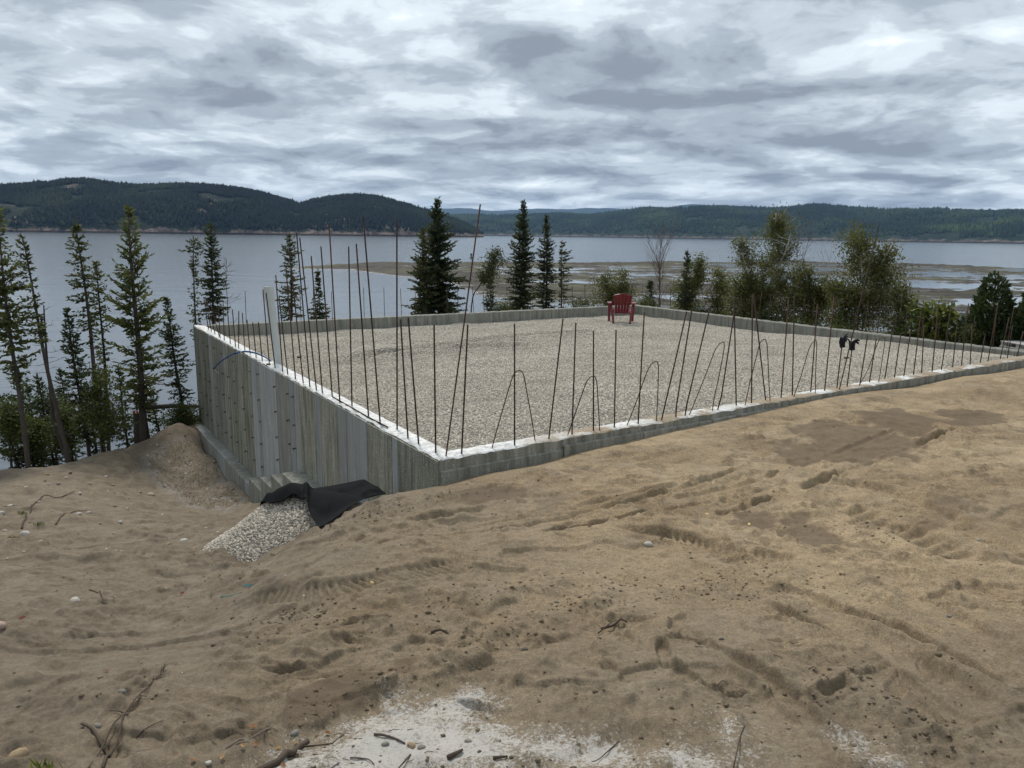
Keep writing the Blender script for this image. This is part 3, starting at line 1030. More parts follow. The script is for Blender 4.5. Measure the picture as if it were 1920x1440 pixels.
def mat_stone(name, lo, hi, spread=1.0):
    ma, t = new_mat(name)
    oi = t.n('ShaderNodeObjectInfo').outputs['Random']
    c = coords(t)
    n = t.noise(c, 6, 4, .6)
    mid = tuple((a + b) / 2 for a, b in zip(lo, hi))
    col = t.ramp(oi, [(0, lo), (.5, mid), (.8, hi), (.93, (hi[0], hi[1] * .93, hi[2] * .86)), (1, (lo[0] * .6, lo[1] * .6, lo[2] * .6))])
    col = t.mix(.35, col, t.mix(n, (.25, .25, .25), (.8, .8, .8)), 'OVERLAY')
    dust = t.noise(geo_pos(t), .45, 6, .65)
    col = t.mix(t.maprange(dust, .40, .62, .32, 0.0), col, t.mix(.5, col, (.16, .14, .11)))
    put(t, col, .88, 0, .25)
    return ma
M['gravel'] = mat_stone('crushed_gravel', (.34, .308, .256), (.70, .635, .535))
M['gravel_dark'] = mat_stone('crushed_gravel_dark', (.10, .092, .08), (.30, .28, .245))

# ------------------------------------------------------------------ foundation
fnd = thing('concrete_foundation', 'large poured concrete house foundation filled with pale gravel, rusty rebar standing along its top', 'foundation', (float(A0[0]), float(A0[1]), -2.75))
FO = np.array([A0[0], A0[1], -2.75])
def strip(i, s0, s1, o0, o1, z0, z1):
    """box along edge i from s0..s1 (m from its start), offsets out o0..o1, heights z0..z1 -> 8 verts relative to the foundation origin"""
    a, b, u, nrm = EDGES[i]
    V = []
    for z in (z0, z1):
        for s, o_ in ((s0, o0), (s1, o0), (s1, o1), (s0, o1)):
            q = a + u * s + nrm * o_
            V.append((q[0] - FO[0], q[1] - FO[1], z - FO[2]))
    return np.array(V), [(0, 3, 2, 1), (4, 5, 6, 7), (0, 1, 5, 4), (1, 2, 6, 5), (2, 3, 7, 6), (3, 0, 4, 7)]
def wall_mesh(i, name, mat, o_out, topmat, label):
    """wall core with a slightly uneven top edge; the core is mitred at its corners"""
    a, b, u, nrm = EDGES[i]
    L = np.linalg.norm(b - a)
    n = int(L / .06)
    ia, ib = INNER[i], INNER[(i + 1) % 4]
    bm = bmesh.new()
    rows = []
    rng = np.random.RandomState(i + 40)
    for k in range(n + 1):
        f = k / n
        po = a + (b - a) * f + nrm * o_out; pi = ia + (ib - ia) * f
        j1 = (vnoise(np.array([k * .35]), np.array([i * 9.]), 3)[0] - .5) * .045 + (vnoise(np.array([k * 1.1]), np.array([i * 9.]), 4)[0] - .5) * .03
        j2 = (vnoise(np.array([k * .8]), np.array([i * 9. + 4]), 3)[0] - .5) * .03
        row = []
        pm = (po + pi) / 2
        for q, z in ((po, -2.76), (po, -.012 + j1 * .5), (po - nrm * (.012 + abs(j1)), j1 * .4), (pm, .008 + j2 * .35), (pi + nrm * .015, j2 * .3), (pi, -.02 + j2 * .4), (pi, -2.76)):
            row.append(bm.verts.new((q[0] - FO[0], q[1] - FO[1], z - FO[2])))
        rows.append(row)
    for k in range(n):
        for q in range(6):
            f = bm.faces.new((rows[k][q], rows[k + 1][q], rows[k + 1][q + 1], rows[k][q + 1]))
            f.material_index = 1 if q in (1, 2, 3, 4) else (2 if q == 5 else 0)
        f = bm.faces.new((rows[k][6], rows[k + 1][6], rows[k + 1][0], rows[k][0]))
    o = obj_bm('wall', bm, mat, fnd)
    o.data.materials.append(topmat); o.data.materials.append(M['conc_inner'])
    o['label'] = label
    return o
wall_l = wall_mesh(0, 'wall', M['conc_rough'], -.016, M['conc_top'], 'tall left concrete wall with vertical form board marks')
wall_bk = wall_mesh(1, 'wall', M['conc_inner'], 0, M['conc_inner'], 'far left concrete wall seen from inside above the gravel')
wall_r = wall_mesh(2, 'wall', M['conc_inner'], 0, M['conc_inner'], 'far right concrete wall behind the red chair')
wall_f = wall_mesh(3, 'wall', M['conc_front'], 0, M['conc_top'], 'front concrete wall almost buried in sand')

# vertical board-marked panels of the left wall
a, b, u, nrm = EDGES[0]
LW = float(np.linalg.norm(b - a))
def s_of(px, py=None):
    """distance from A along the left wall top edge for a photo pixel column"""
    f_ = (px - 822) / (362 - 822)
    yy = 862 + (610 - 862) * f_
    q = at_z(px, yy, 0)[:2]
    return float(np.dot(q - a, u))
marks = [0.0] + [s_of(x) for x in (796, 745, 734, 688, 662, 654, 648, 632, 599, 589, 559, 550, 540, 516, 490, 484)]
kind = ['r', 'r', 's', 'r', 's', 's', 's', 's', 'r', 's', 'r', 's', 's', 'r2', 's', 's']
rng = random.Random(5)
s_ = marks[-1]
while s_ < LW - .3:
    w_ = rng.choice((.30, .34, .40, .46, .22))
    s_ = s_ + w_
    marks.append(min(s_, LW - .004)); kind.append(rng.choice(('r', 'r', 'r2', 'r', 's')))
if LW - marks[-1] > .01:
    marks.append(LW - .004); kind.append('r')
M['conc_rough2'] = mat_concrete('concrete_rough_grey', (.19, .19, .165), (.31, .31, .28), .45, .35)
for k in range(len(marks) - 1):
    s0, s1 = marks[k] + .0045, marks[k + 1] - .0045
    if s1 - s0 < .02: continue
    pr = rng.uniform(-.003, .008)
    V, Fc = strip(0, s0, s1, -.10, pr, WALL_BOT + .004 * (k % 3), -.018 - rng.uniform(0, .012))
    o = MB().add(V, Fc).build('panel', {'r': M['conc_rough'], 's': M['conc_smooth'], 'r2': M['conc_rough2']}[kind[k]], wall_l, bevel=.004)
# form ties
tie = MB()
tie.tube([(0, 0, 0), (0, .045, 0)], .006, 5)
tie.box((0, .047, -.008), (.05, .004, .026))
tie.box((0, .03, .010), (.014, .03, .004))
tie_me = None
ux, uy = float(u[0]), float(u[1])
rotm = Matrix(((ux, nrm[0], 0), (uy, nrm[1], 0), (0, 0, 1))).to_quaternion()
for k in range(11, len(marks) - 1):
    s0 = marks[k]
    if kind[k] == 's' and k % 2 and k < 16: continue
    if k > 15 and k % 2: continue
    for q in range(6):
        z = -.28 - .45 * q + rng.uniform(-.03, .03)
        if z < -2.65 or rng.random() < .08: continue
        if tie_me is None:
            o = tie.build('form_tie', M['steel'], wall_l); tie_me = o.data
        else:
            o = bpy.data.objects.new('form_tie', tie_me); COL.objects.link(o); o.parent = wall_l
        pos = a + u * (s0 + rng.uniform(-.01, .01)) + nrm * -.004
        o.location = (pos[0] - FO[0], pos[1] - FO[1], z - FO[2])
        o.rotation_mode = 'QUATERNION'; o.rotation_quaternion = rotm
        sc = rng.uniform(.8, 1.15); o.scale = (sc, sc, sc)
# footing along the left wall, then steps climbing towards the near corner
s_end = None
Nn = np.array([nrm[0], nrm[1], 0])
def s_at(px, py, out):
    q = on_plane(px, py, np.array([a[0], a[1], 0]) + Nn * out, Nn)
    return float(np.dot(q[:2] - a, u)), float(q[2])
sA, zA = 7.4, 0
print('footing end', sA, zA, s_at(378, 815, .2), s_at(600, 905, .2), s_at(540, 905, .2), s_at(500, 912, .2))
seg = np.linspace(sA, LW + .2, 9)
for k in range(8):
    V, Fc = strip(0, seg[k] + .003, seg[k + 1] - .003, -.05, .21 + .006 * (k % 3), -3.9, WALL_BOT - .004 * (k % 2))
    MB().add(V, Fc).build('footing', M['conc_rough2'] if k % 3 else M['conc_smooth'], fnd, bevel=.012)
steps = [(sA - .003, .90, .26), (sA - .91, .78, .54), (sA - 1.70, .72, .80), (sA - 2.43, 1.0, 1.04)]
for k, (s1, w_, up_) in enumerate(steps):
    V, Fc = strip(0, s1 - w_, s1, -.05, .30 + .01 * k, -3.9, WALL_BOT + up_)
    MB().add(V, Fc).build('step', M['conc_inner'], fnd, bevel=.012)
# lip board line on the front wall
a3, b3, u3, n3_ = EDGES[3]      # D -> A
L3 = float(np.linalg.norm(b3 - a3))
def s3(px, py):
    q = at_z(px, py, 0)[:2]; return float(np.dot(q - a3, u3))
sl0, sl1 = s3(1640, 724), s3(1060, 824)
for k in range(5):
    e0 = sl0 + (sl1 - sl0) * k / 5 + .004; e1 = sl0 + (sl1 - sl0) * (k + 1) / 5 - .004
    V, Fc = strip(3, e0, e1, -.05, .045 + .004 * (k % 2), -.6, -.085 - .006 * (k % 2))
    MB().add(V, Fc).build('ledge', M['conc_front'], wall_f, bevel=.01)
V, Fc = strip(3, sl1 + .01, L3 - .02, -.05, .035, -.7, -.13)
MB().add(V, Fc).build('ledge', M['conc_front'], wall_f, bevel=.012)

# ------------------------------------------------------------------ gravel (stones instanced over real surfaces)
def stone_nodes(name, density, rmin, rmax, mat, seed=0, subdiv=1):
    ng = bpy.data.node_groups.new(name, 'GeometryNodeTree')
    ng.interface.new_socket('Geometry', in_out='INPUT', socket_type='NodeSocketGeometry')
    ng.interface.new_socket('Geometry', in_out='OUTPUT', socket_type='NodeSocketGeometry')
    N = ng.nodes; Lk = ng.links
    gi = N.new('NodeGroupInput'); go = N.new('NodeGroupOutput')
    dp = N.new('GeometryNodeDistributePointsOnFaces'); dp.inputs['Density'].default_value = density; dp.inputs['Seed'].default_value = seed
    ico = N.new('GeometryNodeMeshIcoSphere'); ico.inputs['Radius'].default_value = 1.0; ico.inputs['Subdivisions'].default_value = subdiv
    sm = N.new('GeometryNodeSetMaterial'); sm.inputs['Material'].default_value = mat
    iop = N.new('GeometryNodeInstanceOnPoints')
    rv = N.new('FunctionNodeRandomValue'); rv.data_type = 'FLOAT_VECTOR'
    rv.inputs[0].default_value = (0, 0, 0); rv.inputs[1].default_value = (6.28, 6.28, 6.28)
    r2 = N.new('FunctionNodeRandomValue'); r2.data_type = 'FLOAT_VECTOR'
    r2.inputs[0].default_value = (rmin, rmin * .75, rmin * .6); r2.inputs[1].default_value = (rmax, rmax * .85, rmax * .7)
    r2.inputs['Seed'].default_value = 5
    jg = N.new('GeometryNodeJoinGeometry')
    Lk.new(gi.outputs[0], dp.inputs['Mesh'])
    Lk.new(ico.outputs['Mesh'], sm.inputs['Geometry'])
    Lk.new(dp.outputs['Points'], iop.inputs['Points']); Lk.new(sm.outputs[0], iop.inputs['Instance'])
    Lk.new(rv.outputs[0], iop.inputs['Rotation']); Lk.new(r2.outputs[0], iop.inputs['Scale'])
    Lk.new(gi.outputs[0], jg.inputs[0]); Lk.new(iop.outputs[0], jg.inputs[0])
    Lk.new(jg.outputs[0], go.inputs[0])
    return ng
def add_gn(o, ng):
    md = o.modifiers.new('stones', 'NODES'); md.node_group = ng

def mat_gravel_bed(name, lo, hi):
    ma, t = new_mat(name)
    g = geo_pos(t)
    v = t.n('ShaderNodeTexVoronoi', inp={'Vector': g, 'Scale': 40.0})
    c = t.n('ShaderNodeSeparateXYZ', inp={0: v.outputs['Color']}).outputs[0]
    put(t, t.mix(c, lo, hi), .95, 0, .2, bump(t, v.outputs['Distance'], 1.0, .02))
    return ma
M['bed'] = mat_gravel_bed('gravel_bed', (.13, .118, .10), (.36, .325, .28))
GR_Z = -.26
gq = INNER
nu = 90
V = []
for i in range(nu + 1):
    for j in range(nu + 1):
        fu, fv = i / nu, j / nu
        q = (gq[0] * (1 - fu) + gq[3] * fu) * (1 - fv) + (gq[1] * (1 - fu) + gq[2] * fu) * fv
        V.append((q[0], q[1], 0))
V = np.array(V)
dedge = inside_depth(V[:, 0], V[:, 1]) - WT
# near walls it lies higher at the front, lower at the back
tb = np.clip(-( (V[:, 0] - EDGES[3][0][0]) * EDGES[3][3][0] + (V[:, 1] - EDGES[3][0][1]) * EDGES[3][3][1]) / 14.0, 0, 1)
V[:, 2] = -.10 - .20 * smooth01(tb * 1.6) + fbm(V[:, 0] * .5, V[:, 1] * .5, 3, 8) * .10 + fbm(V[:, 0] * 1.9, V[:, 1] * 1.9, 2, 28) * .05 - .02 * np.exp(-dedge / .3)
def rut(line, hw, dp_):
    dd, arc, sd2 = seg_dist(V[:, 0], V[:, 1], line); V[:, 2] += -dp_ * np.exp(-(dd / hw) ** 2) + dp_ * .7 * np.exp(-((dd - .35) / .15) ** 2)
for pts in ([(660, 668), (830, 645), (980, 628), (1100, 618)], [(700, 660), (860, 650), (980, 645)]):
    rut(np.array([at_z(x, y, -.25) for x, y in pts]), .2, .075)
GV = V.copy()
i, j = np.meshgrid(np.arange(nu), np.arange(nu), indexing='ij')
Fq = np.stack([i * (nu + 1) + j, (i + 1) * (nu + 1) + j, (i + 1) * (nu + 1) + j + 1, i * (nu + 1) + j + 1], -1).reshape(-1, 4)
gf = obj_np('gravel_fill', V, Fq, M['bed'], smooth=True)
tag(gf, 'pale crushed gravel filling the inside of the foundation', 'gravel', kind='stuff')
add_gn(gf, stone_nodes('fill_stones', 900, .012, .026, M['gravel'], 3))
def gravel_z(x, y):
    k = np.argmin((GV[:, 0] - x) ** 2 + (GV[:, 1] - y) ** 2)
    return float(GV[k, 2])

# gravel pile
nu = 60
ext = 1.25
X, Y = np.meshgrid(np.linspace(-ext, ext, nu), np.linspace(-ext, ext, nu), indexing='ij')
X = X.ravel() + PILE_C[0]; Y = Y.ravel() + PILE_C[1]
bz = base_h(X, Y)
ph_ = pile_h(X, Y)
def pile_top(x, y):
    return base_h(x, y) + pile_h(x, y)
Zp = bz + ph_ + fbm(X * 3, Y * 3, 3, 2) * .05
i, j = np.meshgrid(np.arange(nu - 1), np.arange(nu - 1), indexing='ij')
Fq = np.stack([i * nu + j, (i + 1) * nu + j, (i + 1) * nu + j + 1, i * nu + j + 1], -1).reshape(-1, 4)
okf = (ph_[Fq].max(1) > -.03) & (inside_depth(X, Y)[Fq].max(1) < -.3)
gp = obj_np('gravel_pile', np.column_stack([X, Y, Zp]), Fq[okf], M['bed'], smooth=True)
tag(gp, 'small heap of clean grey crushed stone half covered by black fabric', 'gravel', kind='stuff')
add_gn(gp, stone_nodes('pile_stones', 2600, .008, .020, M['gravel'], 9))
# gravel lying on the slope beside the left wall
pl = np.array(GRAVEL_SLOPE)
mn, mx = pl.min(0) - .3, pl.max(0) + .3
nx, ny = 70, 70
X, Y = np.meshgrid(np.linspace(mn[0], mx[0], nx), np.linspace(mn[1], mx[1], ny), indexing='ij')
X = X.ravel(); Y = Y.ravel()
sdg = poly_sdf(X, Y, GRAVEL_SLOPE)
Zg = ground_z(X, Y) + .012 * smooth01(sdg / .2) - .02 * (1 - smooth01((sdg + .1) / .15))
i, j = np.meshgrid(np.arange(nx - 1), np.arange(ny - 1), indexing='ij')
Fq = np.stack([i * ny + j, (i + 1) * ny + j, (i + 1) * ny + j + 1, i * ny + j + 1], -1).reshape(-1, 4)
okf = (sdg[Fq].min(1) > -.12 + .12 * vnoise(X[Fq[:, 0]] * 3, Y[Fq[:, 0]] * 3, 3)) & (inside_depth(X, Y)[Fq].max(1) < -.2)
gs = obj_np('gravel_slope', np.column_stack([X, Y, Zg]), Fq[okf], M['sand'], smooth=True)
tag(gs, 'grey gravel spread on the slope at the foot of the left wall', 'gravel', kind='stuff')
add_gn(gs, stone_nodes('slope_stones', 260, .009, .020, M['gravel_dark'], 19))


# ------------------------------------------------------------------ rebar
def rel(P): return np.asarray(P) - FO
def bar(wall, pts, rad, label=None, sides=8):
    o = MB().tube([rel(q) for q in pts], rad, sides).build('rebar', M['rust'], wall, smooth=True)
    if label: o['label'] = label
    return o
def face_bar(wall, bot, top, rad=.0098, label=None, z0=0.0, knee=None):
    q = at_z(bot[0], bot[1], z0)
    dpt = float(inside_depth(q[0], q[1]))
    if dpt < .07:
        nn_ = EDGES[0 if wall is wall_l else 3][3]
        q[:2] -= nn_ * (.07 - dpt)
    t_ = at_y(top[0], top[1], q[1])
    low = q - (t_ - q) / np.linalg.norm(t_ - q) * .12
    pts = [low, q]
    if knee is not None:
        k0 = at_z(bot[0], bot[1], z0); kk = at_y(knee[0], knee[1], k0[1])
        pts.append(q + (kk - k0))
    pts += [t_]
    return bar(wall, pts, rad, label)
z3 = lambda x, y: (360 + x / 4.8, 380 + y / 4.8)
LEFT = [((391, 619), (382, 557)), ((396.5, 622.5), (385.5, 561)), ((403.5, 627), (388, 563)), ((411.5, 631.5), (393, 565)), (z3(252, 1220), z3(237, 940)), (z3(287, 1240), z3(280, 905)), (z3(338, 1270), z3(318, 950)), (z3(386, 1295), z3(363, 960)), (z3(410, 1310), z3(421, 975)), (z3(476, 1330), z3(452, 990)), (z3(524, 1365), z3(495, 1055)), (z3(572, 1395), z3(546, 1075)), (z3(626, 1425), z3(598, 1075)),
        ((504, 684), (493, 543)), ((512, 690), (499, 549)), ((527, 697.5), (517, 515.5)), ((537, 702.7), (523, 556)), ((551, 710.5), (536, 503)), ((564.2, 718.4), (542, 465)), ((578, 725), (556, 436)), ((590.5, 731.6), (562, 446)), ((603.5, 737.5), (583.5, 480)), ((623, 744), (601.7, 462)), ((637, 755), (617, 420)), ((660, 763), (653.7, 462.5)), ((691, 781), (668, 457)), ((713, 795.6), (681, 406)), ((744.6, 806), (744, 413)), ((765, 822), (751, 598.5)), ((785, 833), (765.4, 595.4)), ((817, 849), (813.8, 609))]
for b_, t_ in LEFT:
    tall = b_[1] - t_[1] > 330
    face_bar(wall_l, b_, t_, .0098, 'tall rusty rebar rising high above its neighbours' if tall else None)
FRONT = [((845, 860), (900.6, 383)), ((870.6, 853), (877, 608.6)), ((969.5, 835.6), (964.7, 607)), ((1032, 824), (1055.5, 598)), ((1076.7, 817), (1079.6, 605.5)), ((1116.7, 810), (1112.8, 620)), ((1153.6, 802.5), (1155, 618)), ((1201.8, 796), (1208, 586)), ((1248, 789), (1287.5, 584)), ((1284, 787), (1297, 580.5), (1285, 767)), ((1313, 787), (1332, 573), (1316, 767)), ((1349, 770), (1376, 590), (1356.4, 743.5)), ((1380.5, 761), (1376.6, 568)), ((1409, 756.6), (1411, 553)), ((1435.6, 751), (1413, 551)), ((1464.5, 746), (1479, 561)), ((1485.5, 742.5), (1489.5, 555)), ((1520, 736), (1533, 570)), ((1546, 734), (1564, 557)), ((1569, 728), (1580, 636)), ((1575, 730.5), (1648.4, 420)), ((1588, 726), (1599.5, 640)), ((1612, 722), (1626.7, 629)), ((1630, 717.5), (1643, 635)), ((1659, 710.5), (1673, 620)), ((1677, 707.5), (1689, 625)), ((1694.5, 706), (1708, 617.5)), ((1712.5, 704), (1727.5, 582.5)), ((1728, 700), (1732.5, 612)), ((1747.5, 697.5), (1761, 562)), ((1765, 694), (1785, 565)), ((1786, 689), (1794, 612)), ((1802.5, 685.5), (1816, 569)), ((1819, 684), (1823, 607)), ((1838, 679), (1847, 630)), ((1852.6, 675.6), (1872, 565)), ((1875.5, 672.5), (1892, 595)), ((1889, 670), (1899, 610)), ((1907, 667), (1919, 621)), ((1921, 663), (1936, 590))]
for e in FRONT:
    lab = None
    if e[0][1] - e[1][1] > 300: lab = 'very long rebar leaning well above the others'
    elif len(e) > 2: lab = 'rebar kinked just above the concrete'
    face_bar(wall_f, e[0], e[1], .0095 if lab is None or len(e) > 2 else .0085, lab, knee=e[2] if len(e) > 2 else None)
# hairpin loops in the plane of the front wall
zb1 = lambda L: [(700 + x / 4.571, 560 + y / 4.571) for x, y in L]
zb2 = lambda L: [(1060 + x / 4.571, 540 + y / 4.571) for x, y in L]
zb3 = lambda L: [(1440 + x / 4.0, 520 + y / 4.0) for x, y in L]
LOOPS = [zb1([(1003, 1330), (1100, 980), (1180, 710), (1212, 638), (1250, 615), (1285, 645), (1305, 740), (1350, 990), (1392, 1255)]),
         zb2([(0, 1320), (80, 1090), (150, 890), (190, 790), (240, 755), (268, 800), (280, 960), (298, 1285)]),
         zb2([(520, 1200), (610, 970), (680, 770), (730, 660), (775, 630), (797, 665), (793, 900), (780, 1150)]),
         zb2([(1020, 1190), (1120, 950), (1220, 700), (1290, 520), (1345, 465), (1363, 500), (1320, 740), (1275, 950), (1255, 1105)]),
         zb2([(1540, 1010), (1580, 820), (1640, 580), (1670, 470), (1700, 440), (1728, 480), (1745, 800), (1755, 970)]),
         zb3([(190, 905), (250, 730), (310, 530), (345, 480), (365, 490), (358, 700), (355, 870)]),
         zb3([(685, 810), (750, 690), (820, 500), (850, 455), (878, 462), (865, 560), (830, 790)])]
a3, b3, u3, n3_ = EDGES[3]
N3 = np.array([n3_[0], n3_[1], 0])
for L in LOOPS:
    P0 = np.array([a3[0], a3[1], 0]) - N3 * .07
    pts = [on_plane(x, y, P0, N3) for x, y in L]
    pts = resample(np.array(pts), .05)
    e0 = pts[0] + (pts[0] - pts[1]) / np.linalg.norm(pts[0] - pts[1]) * .10; e1 = pts[-1] + (pts[-1] - pts[-2]) / np.linalg.norm(pts[-1] - pts[-2]) * .10
    e0[2] = min(e0[2], -.06); e1[2] = min(e1[2], -.06)
    bar(wall_f, np.vstack([e0, pts, e1]), .0062, 'thin rebar bent into a tall hairpin loop', 6)
# bars in the two far walls
rr_ = random.Random(11)
a1, b1, u1, n1_ = EDGES[1]
for px, tp in ((461, 546), (564, 552), (588, 542), (623, 546), (683, 539), (721, 539), (753, 541), (780, 549), (839, 540), (859, 543), (888, 538), (908, 545), (952, 536), (999, 536), (1057, 535), (1075, 536), (1097, 533), (1125, 536)):
    q = on_plane(px, 590, np.array([a1[0], a1[1], 0]) - np.array([n1_[0], n1_[1], 0]) * WT * .5, np.array([n1_[0], n1_[1], 0]))
    f0 = np.array([q[0], q[1], 0.0]); t_ = at_y(px - 1.5 + rr_.uniform(-1, 1), tp, q[1])
    bar(wall_bk, [f0 - np.array([0, 0, .12]), f0, t_], .0085, sides=6)
a2, b2, u2, n2_ = EDGES[2]
for k, px in enumerate((1201, 1224, 1256, 1278, 1302, 1320, 1336, 1357, 1388, 1421, 1440, 1457, 1472, 1505, 1524, 1560, 1604, 1624, 1648, 1678, 1700, 1731, 1748, 1763, 1781, 1811, 1827, 1868, 1895)):
    q = on_plane(px, 600, np.array([a2[0], a2[1], 0]) - np.array([n2_[0], n2_[1], 0]) * WT * .5, np.array([n2_[0], n2_[1], 0]))
    f0 = np.array([q[0], q[1], 0.0])
    hgt = rr_.uniform(.5, .85) if px < 1850 else .95
    t_ = f0 + np.array([rr_.uniform(-.03, .06), 0, hgt])
    bar(wall_r, [f0 - np.array([0, 0, .12]), f0, t_], .0085, sides=6)
# rebar lying along the wall top, tie clips on bars, a lump of grout
bar(wall_l, [at_z(624, 744, .012), at_z(652, 760, .014), at_z(692, 783, .014), at_z(727, 801, .012)], .009, 'rusty rebar lying flat along the wall top')
for (cx, cy, bx, by) in ((418, 634, 412, 633), (504, 683, 512, 690), (562, 670, 564, 718), (1588, 671, 1588, 726)):
    q = at_z(bx, by, 0)
    c_ = at_y(cx, cy, q[1] - .012)
    mb = MB().box(rel(c_) + np.array([-.015, 0, 0]), (.06, .01, .03)).box(rel(c_) + np.array([.022, .004, .004]), (.025, .022, .02))
    mb.build('clip', M['steel'], wall_l if cx < 900 else wall_f, bevel=.003)

# ------------------------------------------------------------------ generic lumps
def stone_mesh(seed, sub=2, rough=.22):
    bm = bmesh.new()
    bmesh.ops.create_icosphere(bm, subdivisions=sub, radius=1)
    rng = np.random.RandomState(seed)
    k = rng.normal(size=(7, 3)); k /= np.linalg.norm(k, axis=1)[:, None]
    dlim = rng.uniform(.62, .95, 7)
    for v in bm.verts:
        p_ = np.array(v.co)
        for n_d, dl in zip(k, dlim):
            ov = p_ @ n_d - dl
            if ov > 0: p_ = p_ - n_d * ov * .8
        p_ = p_ * (1 + rng.normal() * .02)
        v.co = Vector(p_)
    for f in bm.faces: f.smooth = True
    me = bpy.data.meshes.new('stone'); bm.to_mesh(me); bm.free()
    return me
STONES = [stone_mesh(s) for s in range(6)]
def stone_mat(name, c):
    return simple(name, c, .85, .3, 5, .4, .05)
M['st_grey'] = stone_mat('stone_grey', (.22, .205, .18)); M['st_tan'] = stone_mat('stone_tan', (.33, .24, .145)); M['st_white'] = stone_mat('stone_white', (.46, .43, .38)); M['st_pink'] = stone_mat('stone_pink', (.40, .30, .24)); M['st_dark'] = stone_mat('stone_dark', (.10, .09, .075))
for mm in STONES:
    mm.materials.append(M['st_grey'])
srng = random.Random(3)
def ground_pt(px, py):
    q = hit(px, py)
    return np.array([q[0], q[1], gz(q[0], q[1])])
def put_stone(px, py, rpx, mat, label, group=None, flat=.6, asp=.75, name='stone'):
    q = ground_pt(px, py)
    r = rpx * q[1] / F_PX
    o = bpy.data.objects.new(name, srng.choice(STONES)); COL.objects.link(o)
    o.location = (q[0], q[1], q[2] + r * flat * .15)
    o.scale = (r, r * asp, r * flat)
    o.rotation_euler = (srng.uniform(-.25, .25), srng.uniform(-.25, .25), srng.uniform(-.5, .5))
    o.material_slots[0].link = 'OBJECT'; o.material_slots[0].material = M[mat]
    return tag(o, label, 'stone', group)
BIG = [(35, 1415, 22, 'st_tan', 'large rounded tan stone in the bottom left corner'), (140, 1129, 14, 'st_white', 'flat pale cream stone on the grey soil left of the gravel heap'), (366, 1090, 8, 'st_grey', 'round grey stone on the soil just below the gravel heap'),
       (180, 1338, 11, 'st_grey', 'grey stone beside the fork of the dead branch'), (553, 1357, 11, 'st_grey', 'grey stone at the upper edge of the white dust by the log'), (771, 1384, 11, 'st_tan', 'yellowish stone lying on the white dust at the stick end'), (790, 1388, 10, 'st_grey', 'grey stone touching the yellowish stone on the white dust'),
       (722, 1380, 9, 'st_grey', 'grey stone on white dust under the curved stick'), (390, 1427, 8, 'st_white', 'small pale stone left of the log at the bottom edge'), (228, 1289, 8, 'st_grey', 'small grey stone above the tip of the dead branch stub'), (1217, 1028, 11, 'st_white', 'pale stone sitting on the tyre track in mid sand'), (1777, 1170, 6, 'st_grey', 'small round pebble alone on the sand at right'),
       (634, 1029, 6, 'st_white', 'small pale stone on the sand beside the gravel heap'), (47, 997, 10, 'st_white', 'white flat stone on the left slope near a green sprout'), (9, 991, 6, 'st_pink', 'pinkish stone at the left edge beside the white flat stone'), (2, 969, 9, 'st_white', 'pale stone cut by the left picture edge on the slope'), (283, 928, 8, 'st_pink', 'rounded pink stone on the dug slope beside the wall gravel'),
       (345, 1022, 9, 'st_white', 'pale stone left of the gravel heap on brown soil'), (75, 1016, 7, 'st_tan', 'small tan stone on the bare soil below the white one'), (1352, 1212 - 0, 6, 'st_dark', 'small dark clod on the bare foreground sand'), (984, 1211, 8, 'st_dark', 'dark clod on bare sand in the lower middle'), (1045, 1124, 8, 'st_dark', 'dark lump beside the loose sand ridge'), (878, 1382, 9, 'st_grey', 'grey stone in the middle of the white dust'), (900, 1410, 6, 'st_dark', 'small dark stone on white dust by the charred stick'), (0, 1198, 16, 'st_pink', 'pinkish stone cut by the left picture edge in the foreground')]
for (px, py, r, mt, lab) in BIG:
    put_stone(px, py, r, mt, lab, flat=.62)
zr4 = [(700, 420), (680, 540), (690, 600), (735, 600), (880, 600), (1060, 405), (1340, 555), (1685, 560), (1200, 750), (800, 985), (925, 990), (1190, 1060), (1330, 1000), (1490, 1125), (1800, 1105), (80, 940), (150, 925), (1590, 430), (1440, 210), (1720, 760), (1150, 640), (400, 610), (990, 440)]
sl = [(x / 8, 840 + y / 8, srng.uniform(3.2, 6.0)) for x, y in zr4]
sl += [(x / 4, 620 + y / 4, srng.uniform(2.5, 4.5)) for x, y in ((1180, 865), (1385, 800), (1110, 950), (1000, 1080), (800, 1095), (670, 1160), (860, 1255), (960, 1270), (1270, 780), (900, 890), (1430, 940), (1150, 1290), (1050, 1220), (1330, 1190), (1220, 1385))]
sl += [(srng.uniform(0, 420), srng.uniform(925, 1060), srng.uniform(2.0, 4.4)) for _ in range(40)]
for (px, py, r) in sl:
    put_stone(px, py, r, srng.choice(('st_white', 'st_white', 'st_grey', 'st_pink', 'st_tan')), 'small pale stone scattered over the dug brown slope at left', 'small stones on the left slope', srng.uniform(.5, .8), srng.uniform(.55, .9))
for k in range(46):
    px, py = srng.uniform(0, 1915), srng.uniform(1010, 1435)
    put_stone(px, py, srng.uniform(2.0, 4.2), srng.choice(('st_white', 'st_grey', 'st_dark', 'st_tan', 'st_grey')), 'tiny pebble lying loose on the bare foreground soil', 'loose pebbles on the foreground soil', srng.uniform(.5, .8), srng.uniform(.55, .9))
M['chip'] = simple('wood_chip', (.62, .46, .20), .8, .2, 20, .2)
